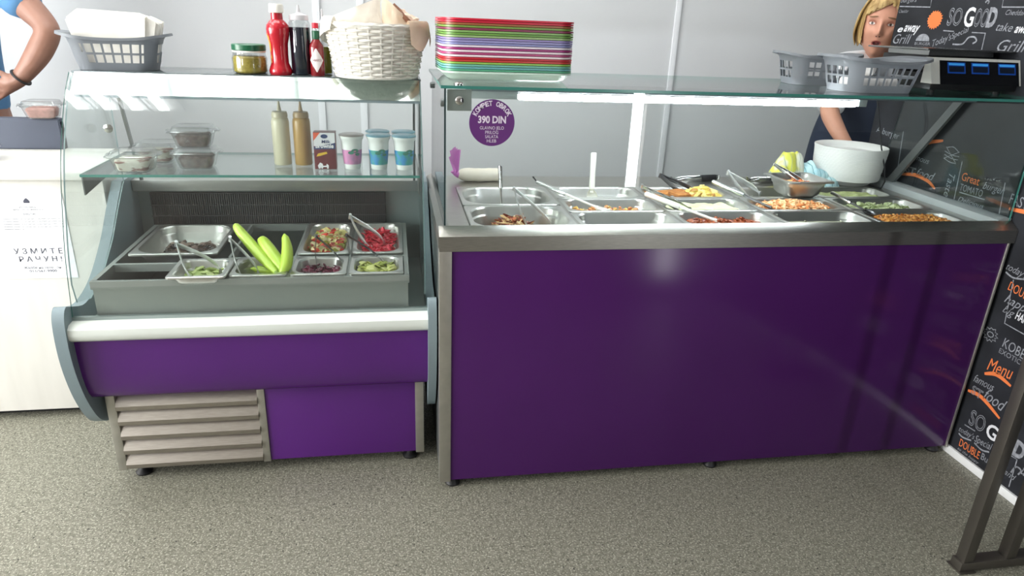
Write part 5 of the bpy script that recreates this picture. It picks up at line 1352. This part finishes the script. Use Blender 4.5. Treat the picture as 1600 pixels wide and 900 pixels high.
for s, k in ((-1,'a'),(1,'b')):
    J.update({'h'+k:((mx+s*.095,my,.90),.095),'k'+k:((mx+s*.10,my,.50),.065),'n'+k:((mx+s*.10,my+.02,.10),.042),'f'+k:((mx+s*.105,my-.13,.035),.035)}); E_ += [('pel','h'+k),('h'+k,'k'+k),('k'+k,'n'+k),('n'+k,'f'+k)]
MH = Matrix.Translation((mx,my-.03,1.775)) @ Matrix.Diagonal((1.05,1.05,1.05,1))
head = make_head(MH); body = skin_mesh('b', J, E_, SKIN2, None)
body = join_remesh([body, head], 'body', SKIN2, .005, mn, 2)
BLU = mat('light_blue_cotton', (84,132,176), .85, bump=.3, bump_scale=12)
S_ = {'pe':((mx,my,.92),(.195,.15)),'wa':((mx,my,1.14),(.178,.135)),'ch':((mx,my,1.36),(.195,.142)),'up':((mx,my,1.53),(.165,.112)),'nk':((mx,my,1.592),.078),'sl':((mx+.195,my-.02,1.545),.088),'ml':((mx+.315,my-.078,1.452),.080),'m2':((-1.437,1.148,1.398),.070),'sr':((mx-.195,my-.02,1.545),.088),'mr':((mx-.25,my,1.40),.074)}
skin_mesh('t_shirt', S_, [('pe','wa'),('wa','ch'),('ch','up'),('up','nk'),('up','sl'),('sl','ml'),('ml','m2'),('up','sr'),('sr','mr')], BLU, mn)
S_ = {'p':((mx,my,.98),(.178,.132))}
for s, k in ((-1,'a'),(1,'b')): S_.update({'h'+k:((mx+s*.095,my,.88),.108),'k'+k:((mx+s*.10,my,.50),.08),'n'+k:((mx+s*.10,my+.02,.10),.062)})
skin_mesh('jeans', S_, [('p','ha'),('ha','ka'),('ka','na'),('p','hb'),('hb','kb'),('kb','nb')], mat('blue_denim', (52,74,112), .85), mn)
b = MB(); d = Vector((-.033,-.0,-.033)).normalized(); R = Matrix.Translation((-1.497,1.1005,1.163)) @ rot_to(d)
b.tube([R @ Vector((0,.0345*math.cos(2*PI*i/24),.0345*math.sin(2*PI*i/24))) for i in range(24)], .0045, 8, closed=True); b.done('wristband', RUBBER, mn, True)
for s in (-1, 1):
    b = MB(); b.loft([rrect(.10*k,.28*k,.045,5,mx+s*.105,my-.05,z) for k, z in ((.96,0),(1,.012),(.95,.045),(.6,.085))]); b.done('shoe', BLACK, mn, True)
    facepatch('eye', ell(s*.40,.025,.12,.045,12), MATS['eye_white'], MH, mn, .003); facepatch('eyebrow', ell(s*.40,.2,.18,.03,12), BRW, MH, mn, .002)
b = MB(); bmesh.ops.create_icosphere(b.b, subdivisions=4, radius=1)
bmesh.ops.delete(b.b, geom=[f for f in b.b.faces if f.calc_center_median().z < .30-.55*max(0, f.calc_center_median().y) or (f.calc_center_median().y < -.4 and f.calc_center_median().z < .62)], context='FACES')
for v in b.b.verts: v.co = MH @ (head_co(v.co.normalized())*1.07)
b.done('hair', mat('hair_dark', (56,46,40), .7, noise_amt=.2, noise_scale=60), mn, True)
facepatch('lips', ell(0,-.555,.2,.07), LIP, MH, mn, .003)
